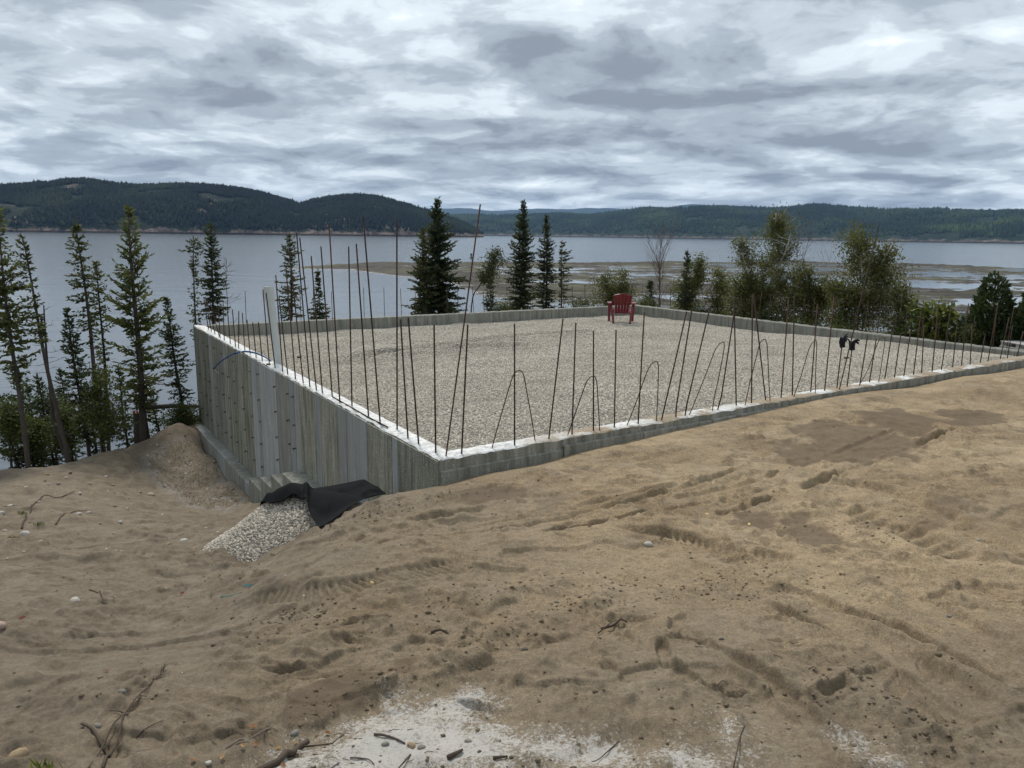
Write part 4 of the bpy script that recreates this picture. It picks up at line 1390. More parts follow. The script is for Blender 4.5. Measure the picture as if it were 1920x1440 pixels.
for k, (px, py, lab) in enumerate(((1324, 970, 'yellow wood chip on the sand left of the damp patch'), (1404, 990, 'pale yellow wood chip at the corner of the damp patch'), (697, 1097, 'yellowish wood chip beside the ribbed tyre track'), (101, 929, 'bright yellow scrap caught on the slope at left'))):
    q = ground_pt(px, py); s_ = 9 * q[1] / F_PX
    mb = MB().box((0, 0, .006), (s_, s_ * .55, .012), taper=.8)
    o = mb.build('wood_chip', M['chip'], bevel=.002)
    o.location = (q[0], q[1], q[2] + .002); o.rotation_euler = (.2, -.15, k * 1.3)
    tag(o, lab, 'wood chip')

# ------------------------------------------------------------------ sticks, log, branch, leaves
M['bark'] = simple('dead_wood', (.075, .055, .040), .9, .5, 14, .8, .01)
M['bark_pale'] = simple('pale_dead_wood', (.19, .16, .13), .9, .4, 14, .6, .01)
def stick(name, pxs, rpx, label, mat='bark', parent=None, taper=.5, lift=.0, cat='stick', sides=7):
    P_ = np.array([ground_pt(x, y) for x, y in pxs])
    r0 = rpx * P_[:, 1].mean() / F_PX
    P_ = resample(P_, .05)
    rad = np.linspace(r0, r0 * taper, len(P_))
    rad = rad * (1 + .15 * (np.random.RandomState(len(P_)).rand(len(P_)) - .5))
    for k in range(len(P_)):
        P_[k, 2] = max(P_[k, 2], gz(P_[k, 0], P_[k, 1])) + rad[k] * .7 + .003 + lift
    org = P_[0].copy()
    o = MB().tube(P_ - org, rad, sides).build(name, M[mat], parent, smooth=True)
    o.location = Vector(org)
    if parent is None: tag(o, label, cat)
    return o
lg = stick('log', [(474, 1446), (520, 1412), (548, 1390), (576, 1371)], 8, 'short brown log lying at the edge of the white dust', cat='log', taper=.8, sides=10)
zb5 = lambda L: [(x / 3.0, 1080 + y / 3.0) for x, y in L]
zb6 = lambda L: [(480 + x / 2.667, 1080 + y / 2.667) for x, y in L]
br = thing('dead_branch', 'forked dead twiggy branch lying on soil in the lower left', 'branch', ground_pt(190, 1430))
def brpart(pxs, rpx, taper=.4, lift=0.0, name='twig'):
    P_ = np.array([ground_pt(x, y) for x, y in pxs]); r0 = rpx * P_[:, 1].mean() / F_PX
    P_ = resample(P_, .04); rad = np.linspace(r0, r0 * taper, len(P_))
    P_[:, 2] += rad + lift
    return MB().tube(P_ - np.array(br.location), rad, 6).build(name, M['bark'], br, smooth=True), P_
brpart(zb5([(485, 1078), (560, 920), (640, 815), (700, 745), (770, 660), (830, 610), (880, 550), (925, 500)]), 2.2, .3, .012, 'stem')
brpart(zb5([(455, 770), (520, 830), (572, 885), (602, 915), (596, 990), (575, 1066)]), 3.6, .9, .004, 'limb')
brpart(zb5([(610, 950), (660, 870), (692, 800), (704, 750), (670, 712), (612, 703)]), 2.2, .6, .01, 'limb')
brpart(zb5([(704, 750), (722, 792)]), 1.8, .5, .012)
for k in range(26):
    f = k / 25
    x = 705 + (925 - 705) * f; y = 740 + (500 - 740) * f
    for sgn in (-1, 1):
        l_ = (1 - f * .5) * srng.uniform(25, 55)
        an = math.atan2(-240, 220) + sgn * srng.uniform(.4, .8)
        brpart(zb5([(x, y), (x + math.cos(an) * l_, y + math.sin(an) * l_)]), .8, .4, .014)
for pxs, r, lab, mt in ((zb6([(590, 760), (670, 775), (745, 803)]), 3.0, 'dark curved stick ending at the yellowish stone', 'bark'), (zb6([(962, 892), (1032, 850)]), 6.0, 'short charred stick on the white dust', 'bark'), (zb6([(1185, 930), (1258, 922)]), 4.0, 'stubby black stick at the bottom of the white dust', 'bark'), (zb6([(772, 855), (705, 917)]), 2.4, 'thin dark stick below the curved one on white dust', 'bark'),
                       (zb6([(1728, 235), (1790, 228), (1856, 226)]), 3.2, 'dark stick lying across bare sand in the middle', 'bark'), (zb6([(1712, 258), (1795, 222), (1815, 240)]), 1.4, 'thin twig crossing the dark stick on the sand', 'bark'), (zb6([(876, 290), (920, 284), (962, 296)]), 3.2, 'bark fragment in the soft sand above the damp patch', 'bark'), (zb5([(1270, 955), (1400, 880), (1460, 850), (1522, 815)]), 2.0, 'long pale twig above the log', 'bark_pale'),
                       (zb5([(760, 865), (840, 842), (915, 824)]), 1.5, 'thin twig right of the forked branch', 'bark'), (zb5([(505, 80), (550, 100), (582, 145)]), 1.8, 'curved black twig near the flat cream stone', 'bark'), (zb6([(470, 860), (560, 885), (590, 910)]), 1.8, 'thin forked twig on the white dust left of centre', 'bark'), (zb6([(240, 800), (380, 790), (440, 735)]), 1.6, 'bent twig at the top of the white dust beside the log', 'bark'),
                       (zb6([(1815, 815), (1720, 885), (1680, 935)]), 1.5, 'thin bent twig at the right end of the dust', 'bark'), ([(1375, 1445), (1388, 1392), (1398, 1370)], 1.6, 'upright looking thin twig by the white spot', 'bark'), ([(40, 985), (80, 938), (110, 942), (140, 928)], 1.6, 'long wiry root lying on the slope at left', 'bark'), ([(104, 982), (140, 962), (172, 965)], 1.3, 'short root below the wiry one on the slope', 'bark'), (zb6([(300, 945), (240, 960)]), 2.5, 'short dark stick on white dust beside the log', 'bark'), (zb6([(415, 905), (340, 958)]), 1.6, 'straight thin twig near the bottom edge on dust', 'bark')):
    stick('stick', pxs, r, lab, mt)
for k in range(34):            # fine litter
    px, py = srng.uniform(380, 900), srng.uniform(1330, 1438)
    if srng.random() < .3: px, py = srng.uniform(1300, 1560), srng.uniform(1220, 1330)
    an = srng.uniform(-.9, .5); l_ = srng.uniform(8, 26)
    o = stick('twig', [(px, py), (px + l_ * math.cos(an), py + l_ * math.sin(an) * .6)], srng.uniform(.7, 1.3), 'hair-thin dark twig in the foreground litter', cat='twig', sides=4)
    o['group'] = 'fine twigs in the litter'
M['leaf_brown'] = simple('dry_leaf', (.22, .105, .045), .8, .45, 20, .3)
M['leaf_red'] = simple('red_leaf', (.16, .045, .025), .8, .4, 20, .3)
M['leaf_tan'] = simple('tan_leaf', (.32, .20, .09), .8, .4, 20, .3)
def dry_leaf(px, py, rpx, mat, label, seed, group=None):
    rng = np.random.RandomState(seed)
    n = 15
    q = ground_pt(px, py); s_ = rpx * q[1] / F_PX
    an = np.linspace(0, 2 * np.pi, n, endpoint=False)
    rr = (.75 + .25 * np.abs(np.cos(an * 2.5))) * (1 - .25 * rng.rand(n))
    V = [(0, 0, .004)]
    for a_, r_2 in zip(an, rr):
        x, y = math.cos(a_) * r_2 * s_, math.sin(a_) * r_2 * s_ * .7
        V.append((x, y, .006 + .30 * abs(y) + rng.rand() * .12 * s_))
    Fc = [(0, k + 1, (k + 1) % n + 1) for k in range(n)]
    me = bpy.data.meshes.new('dry_leaf'); me.from_pydata(V, [], Fc); me.update(); me.materials.append(M[mat])
    o = bpy.data.objects.new('dry_leaf', me); COL.objects.link(o)
    o.location = Vector(q) + Vector((0, 0, .004)); o.rotation_euler = (rng.uniform(-.3, .3), rng.uniform(-.3, .3), rng.uniform(0, 6.28))
    sm = o.modifiers.new('solid', 'SOLIDIFY'); sm.thickness = .0012
    return tag(o, label, 'leaf', group)
for k, (x, y, r, mt, lab) in enumerate(((130, 290, 11, 'leaf_red', 'crumpled dark red leaf at far left of the foreground'), (595, 500, 6, 'leaf_brown', 'orange brown leaf on grey soil above the dead branch'), (1420, 805, 11, 'leaf_brown', 'brown curled leaf above the long pale twig'), (1370, 962, 7, 'leaf_tan', 'tan leaf just left of the log'), (1565, 925, 10, 'leaf_tan', 'tan leaf on the dust above the log'), (1652, 868, 6, 'leaf_tan', 'small tan leaf beside the grey stone by the log'), (1085, 1040, 9, 'leaf_brown', 'brown leaf near the small pale stone at the bottom'), (1592, 1032, 9, 'leaf_brown', 'brown leaf under the lower end of the log'), (1025, 98, 7, 'leaf_red', 'reddish leaf on soil below the gravel heap'), (1840, 845, 7, 'leaf_brown', 'brown leaf at the upper rim of the white dust'), (1440, 945, 8, 'leaf_brown', 'brown leaf in the litter above the log'), (1250, 1010, 8, 'leaf_tan', 'tan leaf in the litter left of the log'))):
    dry_leaf(x / 3.0, 1080 + y / 3.0, r * 1.0, mt, lab, k)
M['teal'] = simple('teal_plastic', (.012, .06, .058), .5, .3, 20, .1)
for pxs, lab in (([(412, 1116), (432, 1113), (452, 1107)], 'longer torn teal plastic strap scrap below the gravel heap'), ([(456, 1092), (466, 1090), (476, 1091)], 'shorter torn teal plastic strap scrap below the gravel heap')):
    P_ = resample(polyline(pxs), .05); P_[:, 2] = [gz(x, y) + .02 for x, y in P_[:, :2]]
    w_ = .018
    V = []; Fc = []
    for k, q in enumerate(P_):
        V += [q + np.array([0, -w_, .006 * math.sin(k)]), q + np.array([0, w_, .012])]
    Fc = [(2 * k, 2 * k + 2, 2 * k + 3, 2 * k + 1) for k in range(len(P_) - 1)]
    o = MB().add(np.array(V) - P_[0], Fc).build('plastic_strap', M['teal']); o.location = Vector(P_[0])
    o.modifiers.new('solid', 'SOLIDIFY').thickness = .002
    tag(o, lab, 'strap')

# ------------------------------------------------------------------ red garden chair
def mat_chair():
    ma, t = new_mat('red_plastic')
    c = coords(t); n = t.noise(c, 30, 4, .6)
    put(t, t.mix(n, (.125, .010, .016), (.175, .016, .022)), .42, 0, .5, bump(t, n, .1, .002))
    return ma
M['red'] = mat_chair()
q = at_z(1168, 607, -.28)
cz = gravel_z(q[0], q[1])
chair = thing('garden_chair', 'red plastic slatted garden armchair facing the water on the gravel', 'chair', (q[0], q[1] + .42, cz + .015))
chair.rotation_euler = (0, 0, R(-5))
def cpart(name, mb, bevel=.006):
    return mb.build(name, M['red'], chair, bevel=bevel)
def plank(pts, w, th, up=(0, 0, 1)):
    """plank following pts (centre line), width along x, thickness along local normal"""
    pts = np.asarray(pts, float); w = np.broadcast_to(w, (len(pts),))
    T = np.gradient(pts, axis=0); T /= np.linalg.norm(T, axis=1)[:, None]
    X_ = np.array([1., 0, 0]); Nn_ = np.cross(X_[None], T); Nn_ /= np.linalg.norm(Nn_, axis=1)[:, None]
    V = []
    for p_, ww, nn in zip(pts, w, Nn_):
        for sx_, sn in ((-1, -1), (1, -1), (1, 1), (-1, 1)):
            V.append(p_ + X_ * sx_ * ww / 2 + nn * sn * th / 2)
    Fc = [(0, 1, 2, 3), tuple(4 * (len(pts) - 1) + k for k in (3, 2, 1, 0))]
    for i in range(len(pts) - 1):
        for k in range(4):
            Fc.append((4 * i + k, 4 * i + (k + 1) % 4, 4 * i + 4 + (k + 1) % 4, 4 * i + 4 + k))
    return np.array(V), Fc
for sx_ in (-1, 1):
    cpart('leg', MB().add(*plank([(sx_ * .37, .34, 0), (sx_ * .375, .33, .3), (sx_ * .38, .31, .575)], [.07, .075, .085], .10)))
    V, Fc = plank([(sx_ * .255, -.42, 0), (sx_ * .275, -.30, .16), (sx_ * .30, -.16, .33), (sx_ * .335, -.02, .47), (sx_ * .365, .08, .575)], [.06, .075, .085, .085, .07], .05)
    cpart('leg', MB().add(V, Fc))
    V, Fc = plank([(sx_ * .36, -.24, .595), (sx_ * .375, -.1, .60), (sx_ * .385, .15, .60), (sx_ * .385, .38, .595), (sx_ * .38, .46, .585)], [.07, .12, .14, .14, .09], .028)
    cpart('armrest', MB().add(V, Fc), .008)
def back_pt(s_, x):       # s 0..1 up the back
    return np.array([x, -.05 - .36 * s_ - .03 * s_ * s_ + .05 * (x / .28) ** 2, .29 + .66 * s_])
ns = 5
for k in range(ns):
    f0, f1 = -1 + 2 * k / ns, -1 + 2 * (k + 1) / ns
    g_ = .034
    V = []; Fc = []
    rows = 12
    for i in range(rows):
        s_ = i / (rows - 1) * .93
        hw = .20 + .085 * s_
        arch = 1 - .10 * ((f0 + f1) / 2) ** 2
        ss = s_ * arch
        gap_ = g_ if s_ < .62 else g_ * .12
        for fx in (f0 + gap_, f1 - gap_):
            c_ = back_pt(ss, fx * hw)
            V += [c_ + np.array([0, -.011, -.004]), c_ + np.array([0, .011, .004])]
    for i in range(rows - 1):
        b_ = 4 * i
        Fc += [(b_, b_ + 2, b_ + 6, b_ + 4), (b_ + 3, b_ + 1, b_ + 5, b_ + 7), (b_ + 1, b_, b_ + 4, b_ + 5), (b_ + 2, b_ + 3, b_ + 7, b_ + 6)]
    Fc += [(0, 1, 3, 2), (4 * rows - 4, 4 * rows - 2, 4 * rows - 1, 4 * rows - 3)]
    cpart('back_slat', MB().add(V, Fc), .003)
rim = [back_pt(s_ * (1 - .10 * fx ** 2), fx * (.205 + .085 * s_)) + np.array([0, -.012, 0]) for s_, fx in [(.45, -1), (.62, -1), (.78, -1), (.87, -1)] + [(.935, -1 + .125 * k) for k in range(17)] + [(.87, 1), (.78, 1), (.62, 1), (.45, 1)]]
cpart('back_rim', MB().tube(rim, .017, 6), 0)
for s_, hw, th in ((.40, .235, .03), (.02, .21, .05)):
    pts = [back_pt(s_, x) + np.array([0, -.016, 0]) for x in np.linspace(-hw, hw, 7)]
    cpart('back_rail', MB().tube(pts, th * .55, 6), 0)
for k in range(5):
    y0 = -.02 + .095 * k; zc = .315 + .016 * k
    cpart('seat_slat', MB().box((0, y0 + .04, zc), (.52, .082, .02)))
for sx_ in (-1, 1):
    cpart('side_rail', MB().add(*plank([(sx_ * .265, -.10, .27), (sx_ * .285, .18, .32), (sx_ * .30, .44, .355)], .03, .06)))

# ------------------------------------------------------------------ plastic pipe and blue water line
M['pvc'] = simple('white_pvc', (.50, .53, .52), .35, .1, 6, .05)
pb = at_z(523, 692, -.15)
pipe = thing('plastic_pipe', 'white plastic drain pipe standing upright in the gravel by the left wall', 'pipe', pb)
top = at_y(503, 537, pb[1])
ax = (top - pb) / np.linalg.norm(top - pb)
L_ = np.linalg.norm(top - pb)
MB().tube([-ax * .4, ax * (L_ - .26)], .078, 24).build('tube', M['pvc'], pipe, smooth=True).modifiers.new('e', 'EDGE_SPLIT')
mb = MB()
V, Fc = tube_arrays([ax * (L_ - .27), ax * (L_ - .24), ax * L_, ax * L_, ax * (L_ - .2)], [.079, .089, .089, .080, .080], 24, False)
mb.add(V, Fc).build('socket', M['pvc'], pipe, smooth=True).modifiers.new('e', 'EDGE_SPLIT')
M['blue'] = simple('blue_tube', (.012, .075, .20), .35, .15, 10, 0)
M['blackp'] = simple('black_plastic', (.015, .015, .016), .5, .2, 10, 0)
M['brass'] = simple('brass', (.45, .36, .20), .35, .2, 10, 0, metal=.8)
a0_, b0_, u0_, n0_ = EDGES[0]
N0 = np.array([n0_[0], n0_[1], 0])
yend = on_plane(398, 694, np.array([a0_[0], a0_[1], 0]) + N0 * .22, N0)[1]
hp = [(519, 690), (512, 681), (500, 671), (485, 664), (467, 659.5), (449, 660), (432, 666), (416, 676), (405, 686), (401, 690)]
zend = on_plane(398, 694, np.array([a0_[0], a0_[1], 0]) + N0 * .22, N0)[2]
zt = [-.13, -.03, .05, .10, .12, .10, .05]
P_ = [at_z(x, y, z) for (x, y), z in zip(hp, zt)]
y6 = P_[-1][1]
for k, (x, y) in enumerate(hp[7:]):
    P_.append(at_y(x, y, y6 + (yend - y6) * (k + 1) / 3.0))
P_ = np.array(P_)
P_ = np.vstack([P_[0] + np.array([.05, .02, -.25]), P_])
P_ = resample(P_, .06)
hose = thing('water_line', 'blue water pipe arching over the left wall top with a brass fitting', 'hose', P_[0])
MB().tube(P_ - P_[0], .017, 10).build('tube', M['blue'], hose, smooth=True)
e_ = P_[-1]; d_ = (P_[-1] - P_[-3]) / np.linalg.norm(P_[-1] - P_[-3])
MB().tube(np.array([e_ - d_ * .02, e_ + d_ * .06]) - P_[0], .024, 10).build('collar', M['blackp'], hose, smooth=True)
MB().tube(np.array([e_ + d_ * .06, e_ + d_ * .09, e_ + d_ * .091, e_ + d_ * .13]) - P_[0], [.02, .02, .026, .026], 8).build('fitting', M['brass'], hose)
hd = at_y(410, 701, e_[1]); h0 = e_ + d_ * .08
MB().tube(np.array([h0, h0 + (hd - h0) * .3, hd]) - P_[0], [.008, .006, .005], 6).build('handle', M['pvc'], hose)

# ------------------------------------------------------------------ gloves
M['glove'] = simple('black_knit', (.012, .014, .018), .85, .4, 60, .6, .003)
def glove(bar_bot, cuff, palm, knuck, fingers, thumb, label):
    yy = at_z(bar_bot[0], bar_bot[1], 0)[1] - .012
    W_ = lambda p_, dy=0: at_y(p_[0], p_[1], yy + dy)
    org = W_(cuff)
    o = thing('work_glove', label, 'glove', org)
    mb = MB()
    sc = yy / F_PX
    c0, c1, c2 = W_(cuff), W_(palm), W_(knuck)
    body = [c0, c0 + (c1 - c0) * .5, c1, c1 + (c2 - c1) * .6, c2]
    mb.tube(np.array(body) - org, [.040, .043, .052, .05, .038], 12)
    for k, f in enumerate(fingers):
        pts = [W_(p_, (k - 1.5) * .022) for p_ in f]
        pts = [c2 + (pts[0] - c2) * .2 + np.array([0, (k - 1.5) * .02, 0])] + pts
        mb.tube(np.array(pts) - org, np.linspace(.0155, .011, len(pts)), 8)
    pts = [c1] + [W_(p_, -.03) for p_ in thumb]
    mb.tube(np.array(pts) - org, np.linspace(.02, .013, len(pts)), 8)
    m_ = mb.build('hand', M['glove'], o, smooth=True)
    rm = m_.modifiers.new('remesh', 'REMESH'); rm.mode = 'VOXEL'; rm.voxel_size = .006; rm.use_smooth_shade = True
    MB().tube(np.array([c0 + (c0 - c1) * .12, c0 + (c1 - c0) * .15]) - org, .043, 12).build('cuff', M['glove'], o, smooth=True)
    return o
zg = lambda x, y: (1540 + x / 10.28, 600 + y / 10.28)
glove((1569, 728), zg(408, 515), zg(400, 430), zg(430, 345), [[zg(455, 310), zg(485, 285), zg(495, 262)], [zg(470, 330), zg(495, 320), zg(508, 325)], [zg(475, 360), zg(510, 370), zg(535, 385)], [zg(465, 385), zg(485, 400), zg(490, 415)]], [zg(372, 400), zg(365, 360), zg(385, 330)], 'black work glove stuck on a rebar, thumb up, left of the pair')
glove((1588, 726), zg(598, 565), zg(590, 480), zg(600, 415), [[zg(650, 385), zg(700, 375), zg(742, 395)], [zg(655, 400), zg(705, 392), zg(738, 405)], [zg(660, 420), zg(700, 425), zg(722, 445)], [zg(655, 430), zg(695, 445), zg(718, 462)]], [zg(560, 440), zg(540, 410), zg(530, 385)], 'black work glove flopped over to the right on a rebar')

# ------------------------------------------------------------------ black fabric over the pile
def mat_fabric():
    ma, t = new_mat('black_geotextile')
    c = coords(t); n = t.noise(c, 7, 5, .6); n2 = t.noise(c, 300, 2, .5)
    put(t, t.mix(n, (.0045, .005, .006), (.011, .012, .013)), .95, 0, .08, bump(t, t.math('ADD', n, t.math('MULTIPLY', n2, .2)), .4, .03))
    return ma
M['fabric'] = mat_fabric()
Tt = np.array([(488, 955, 7.95), (503, 938, 8.05), (524, 924, 8.2), (550, 914, 8.35), (572, 907, 8.45), (588, 917, 8.4), (605, 914, 8.55), (640, 908, 8.75), (682, 899, 8.9), (700, 910, 8.7), (723, 925, 8.35)])
Bb = np.array([(492, 958, 7.7), (508, 952, 7.6), (528, 944, 7.6), (552, 940, 7.65), (570, 941, 7.6), (580, 962, 7.25), (603, 999, 6.75), (622, 978, 7.05), (650, 958, 7.4), (685, 943, 7.8), (722, 929, 8.25)])
def maxground(x, y):
    return np.maximum(base_h(x, y) + .0, np.where(pile_h(x, y) > 0, base_h(x, y) + pile_h(x, y), -9))
nu, nv = 56, 22
V = np.zeros((nu, nv, 3))
tu = np.linspace(0, 1, len(Tt))
for i in range(nu):
    f = i / (nu - 1)
    tp = np.array([np.interp(f, tu, Tt[:, k]) for k in range(3)]); bt = np.array([np.interp(f, tu, Bb[:, k]) for k in range(3)])
    for j in range(nv):
        g_ = j / (nv - 1)
        c_ = tp * (1 - g_) + bt * g_
        q = at_y(c_[0], c_[1], c_[2])
        V[i, j] = q
X, Y = V[..., 0].ravel(), V[..., 1].ravel()
mg = maxground(X, Y) + .055
fold = fbm(X * 2.2 + Y * .6, Y * .9, 3, 6) * .18 + fbm(X * 6, Y * 3, 2, 16) * .07 + np.clip(1 - np.abs(fbm(X * 2.6 - Y, Y * 1.8 + X, 2, 26)) * 7, 0, 1) ** 2 * .045
fu = np.repeat(np.linspace(0, 1, nu), nv); fv = np.tile(np.linspace(0, 1, nv), nu)
fold *= smooth01(np.minimum(np.minimum(fu, 1 - fu) / .1, np.minimum(fv, 1 - fv) / .25))
rid = .10 * np.exp(-((fu - .44) / .035) ** 2) * smooth01(fv / .3) + .05 * np.exp(-((fu - .62) / .05) ** 2) * np.sin(fv * 3.14) + .05 * np.exp(-((fu - .3) / .05) ** 2)
Zz = np.maximum(V[..., 2].ravel(), mg) + fold + rid
Zz = np.maximum(Zz, mg)
V = np.column_stack([X, Y, Zz])
i, j = np.meshgrid(np.arange(nu - 1), np.arange(nv - 1), indexing='ij')
Fq = np.stack([i * nv + j, (i + 1) * nv + j, (i + 1) * nv + j + 1, i * nv + j + 1], -1).reshape(-1, 4)
org = V.mean(0)
fb = obj_np('ground_fabric', V - org, Fq, M['fabric'], smooth=True)
fb.location = Vector(org)
sb = fb.modifiers.new('s', 'SUBSURF'); sb.levels = 1; sb.render_levels = 1
fb.modifiers.new('t', 'SOLIDIFY').thickness = .006
tag(fb, 'black landscape fabric draped over the gravel heap below the wall', 'fabric')

# ------------------------------------------------------------------ trees
def mat_foliage(name, c1, c2, c3, trans=.25):
    ma, t = new_mat(name)
    a = t.n('ShaderNodeAttribute', attribute_name='tint').outputs['Fac']
    col = t.ramp(a, [(0, c1), (.55, c2), (1, c3)])
    put(t, col, .65, 0, .25)
    tr = t.n('ShaderNodeBsdfTranslucent', inp={'Color': t.mix(.5, col, (.10, .12, .02), 'ADD')})
    mx = t.n('ShaderNodeMixShader', inp={0: trans, 1: t.bs.outputs[0], 2: tr.outputs[0]})
    t.t.links.new(mx.outputs[0], t.out.inputs[0])
    return ma
M['spruce'] = mat_foliage('spruce_needles', (.022, .034, .018), (.046, .063, .029), (.095, .105, .042), .2)
M['spruce_olive'] = mat_foliage('olive_needles', (.034, .044, .019), (.068, .078, .028), (.125, .122, .042), .2)
M['larch'] = mat_foliage('larch_needles', (.040, .054, .020), (.085, .100, .030), (.165, .165, .048), .3)
M['birch'] = mat_foliage('birch_leaves', (.050, .056, .018), (.105, .110, .032), (.21, .19, .060), .38)
M['bright'] = mat_foliage('bright_leaves', (.06, .085, .016), (.12, .15, .026), (.23, .22, .04), .3)
M['cedar'] = mat_foliage('cedar_sprays', (.022, .038, .016), (.042, .064, .022), (.075, .095, .03), .15)
M['shrubg'] = mat_foliage('shrub_leaves', (.034, .050, .016), (.068, .090, .026), (.13, .145, .042), .3)
M['trunk'] = simple('conifer_bark', (.075, .064, .055), .95, .5, 9, .9, .02)
M['trunk_dark'] = simple('dark_bark', (.050, .042, .036), .95, .5, 9, .9, .02)
M['birchbark'] = simple('birch_bark', (.42, .40, .37), .8, .45, 5, .5, .01)
M['twigred'] = simple('reddish_twigs', (.125, .095, .085), .9, .3, 9, .3)
M['orange'] = simple('fresh_broken_wood', (.42, .15, .05), .8, .3, 15, .4)

class Twigs:
    def __init__(s): s.p = []; s.d = []; s.l = []; s.w = []; s.c = []
    def add(s, p_, d_, l_, w_, c_):
        s.p.append(np.atleast_2d(p_)); s.d.append(np.atleast_2d(d_)); s.l.append(np.atleast_1d(l_)); s.w.append(np.atleast_1d(w_)); s.c.append(np.atleast_1d(c_))
    def mesh(s, rng, name, mat, parent, org):
        p_ = np.vstack(s.p); d_ = np.vstack(s.d); l_ = np.concatenate(s.l)[:, None]; w_ = np.concatenate(s.w)[:, None]; c_ = np.concatenate(s.c)
        d_ = d_ / (np.linalg.norm(d_, axis=1)[:, None] + 1e-9)
        n = len(p_)
        rv = rng.normal(size=(n, 3)); sd_ = np.cross(d_, rv); sd_ /= np.linalg.norm(sd_, axis=1)[:, None] + 1e-9
        V = np.stack([p_, p_ + d_ * l_ * .45 + sd_ * w_, p_ + d_ * l_, p_ + d_ * l_ * .45 - sd_ * w_], 1).reshape(-1, 3)
        Fq = np.arange(n * 4).reshape(-1, 4)
        return obj_np(name, V - org, Fq, mat, parent, attrs={'tint': np.repeat(np.clip(c_, 0, 1), 4)})

def tree_base(px, y, py=600):
    q = at_y(px, py, y)
    return np.array([q[0], q[1], gz(q[0], q[1]) - .03])

def conifer(px, y, toppx, prof, label, mat='spruce', seed=0, dens=1.0, gap=.12, rise=(-.15, .75), trunk_r=.07, bark='trunk_dark', side=None, name='spruce_tree', bend=0.0, dead=.25, tw=1.0, group=None):
    """prof: [(photo y, half width px)] from the top down; everything below the last entry is bare trunk"""
    rng = np.random.RandomState(seed)
    base = tree_base(px, y, 600)
    top_ = at_y(toppx[0], toppx[1], y)
    H = top_[2] - base[2]
    lean = top_ - base
    root = thing(name, label, 'tree', base, group)
    def axis(t_):
        t_ = np.asarray(t_)
        off = np.stack([lean[0] * t_ ** (1 + bend), lean[1] * t_, lean[2] * t_], -1)
        return base + off
    tz = lambda py: (at_y(toppx[0], py, y)[2] - base[2]) / H
    pt = np.array([(tz(py), hw * y / F_PX) for py, hw in prof])[::-1]
    # trunk
    tt = np.linspace(0, 1, 14)
    wob = np.column_stack([np.sin(tt * 5 + seed), np.cos(tt * 4 + seed), np.zeros(14)]) * .012 * H * (tt * (1 - tt))[:, None] * 2
    P_ = axis(tt) + wob
    P_[0, 2] -= .25
    mb = MB().tube(P_ - base, trunk_r * (1 - tt) ** .8 + .008, 8)
    tg = Twigs()
    z0, z1 = pt[0, 0], 1.0
    step = .095 / dens / H
    t_ = z0
    zdead = .12
    nd_ = int(dead * 60 * max(z0 - .12, .05) * H / 3)
    for _ in range(nd_):
        t0 = rng.uniform(.12, max(z0 + .1, .2)); an = rng.uniform(0, 6.28); l_ = rng.uniform(.15, .6)
        p0 = axis(t0); dv = np.array([math.cos(an), math.sin(an), rng.uniform(-.35, .15)])
        mb.tube(np.array([p0, p0 + dv * l_ * .6 + [0, 0, -.02], p0 + dv * l_]) - base, [.010, .006, .002], 3, False)
    while t_ < .995:
        Rr = np.interp(t_, pt[:, 0], pt[:, 1])
        nb = rng.randint(4, 8)
        a0 = rng.uniform(0, 6.28)
        wj = rng.uniform(.72, 1.12)
        for k in range(nb):
            if rng.rand() < gap: continue
            an = a0 + k * 6.283 / nb + rng.normal() * .25
            L = Rr * rng.uniform(.55, 1.12)
            if side is not None:
                L *= np.clip(.62 + .62 * math.cos(an - side), .18, 1.25)
            L *= wj
            if L < .05: L = .05
            f = (t_ - z0) / (1 - z0)
            el_ = rise[0] + (rise[1] - rise[0]) * f ** 1.4 + rng.normal() * .20
            dv = np.array([math.cos(an) * math.cos(el_), math.sin(an) * math.cos(el_), math.sin(el_)])
            p0 = axis(t_ + rng.uniform(-.4, .4) * step)
            n = max(3, int(L / .042 * dens))
            s_ = np.linspace(.12, 1, n)
            curve = p0 + dv * (s_ * L)[:, None] + np.outer((s_ ** 2) * .16 * L - s_ * .10 * L, [0, 0, 1])
            if L > .25:
                mb.tube(np.array([p0, curve[n // 2], curve[-1]]) - base, [.011 + .006 * L, .006, .002], 3, False)
            tone = np.clip(.38 + rng.normal() * .13, 0, 1)
            sv = np.array([-math.sin(an), math.cos(an), 0])
            for sg in (-1, 1):
                keep_ = rng.rand(n) > .08
                ca = rng.uniform(.45, 1.0, n)
                dd_ = dv[None] * np.cos(ca)[:, None] + sg * sv[None] * np.sin(ca)[:, None] + np.column_stack([np.zeros(n), np.zeros(n), rng.normal(-.08, .45, n)])
                ll = (.07 + .26 * L * (1.05 - s_) * .8) * rng.uniform(.6, 1.2, n) * tw
                ll = np.minimum(ll, .22)
                tg.add(curve[keep_], dd_[keep_], ll[keep_], (.012 + .10 * ll[keep_]) * rng.uniform(.8, 1.3, keep_.sum()), tone + rng.normal(0, .16, keep_.sum()) + .15 * s_[keep_])
            # needles along the branch itself and hanging sprays
            dd_ = dv[None] + rng.normal(0, .35, (n, 3)); ll = np.full(n, .10 * tw)
            tg.add(curve, dd_, ll, np.full(n, .022), tone + rng.normal(0, .15, n))
        t_ += step * rng.uniform(.7, 1.3)
    for k in range(10):
        tg.add(top_ - np.array([0, 0, .03 * k]), np.array([rng.normal() * .35, rng.normal() * .35, 1]), .10, .016, .6)
    mb.build('trunk', M[bark], root, smooth=True)
    tg.mesh(rng, 'crown', M[mat], root, base)
    return root

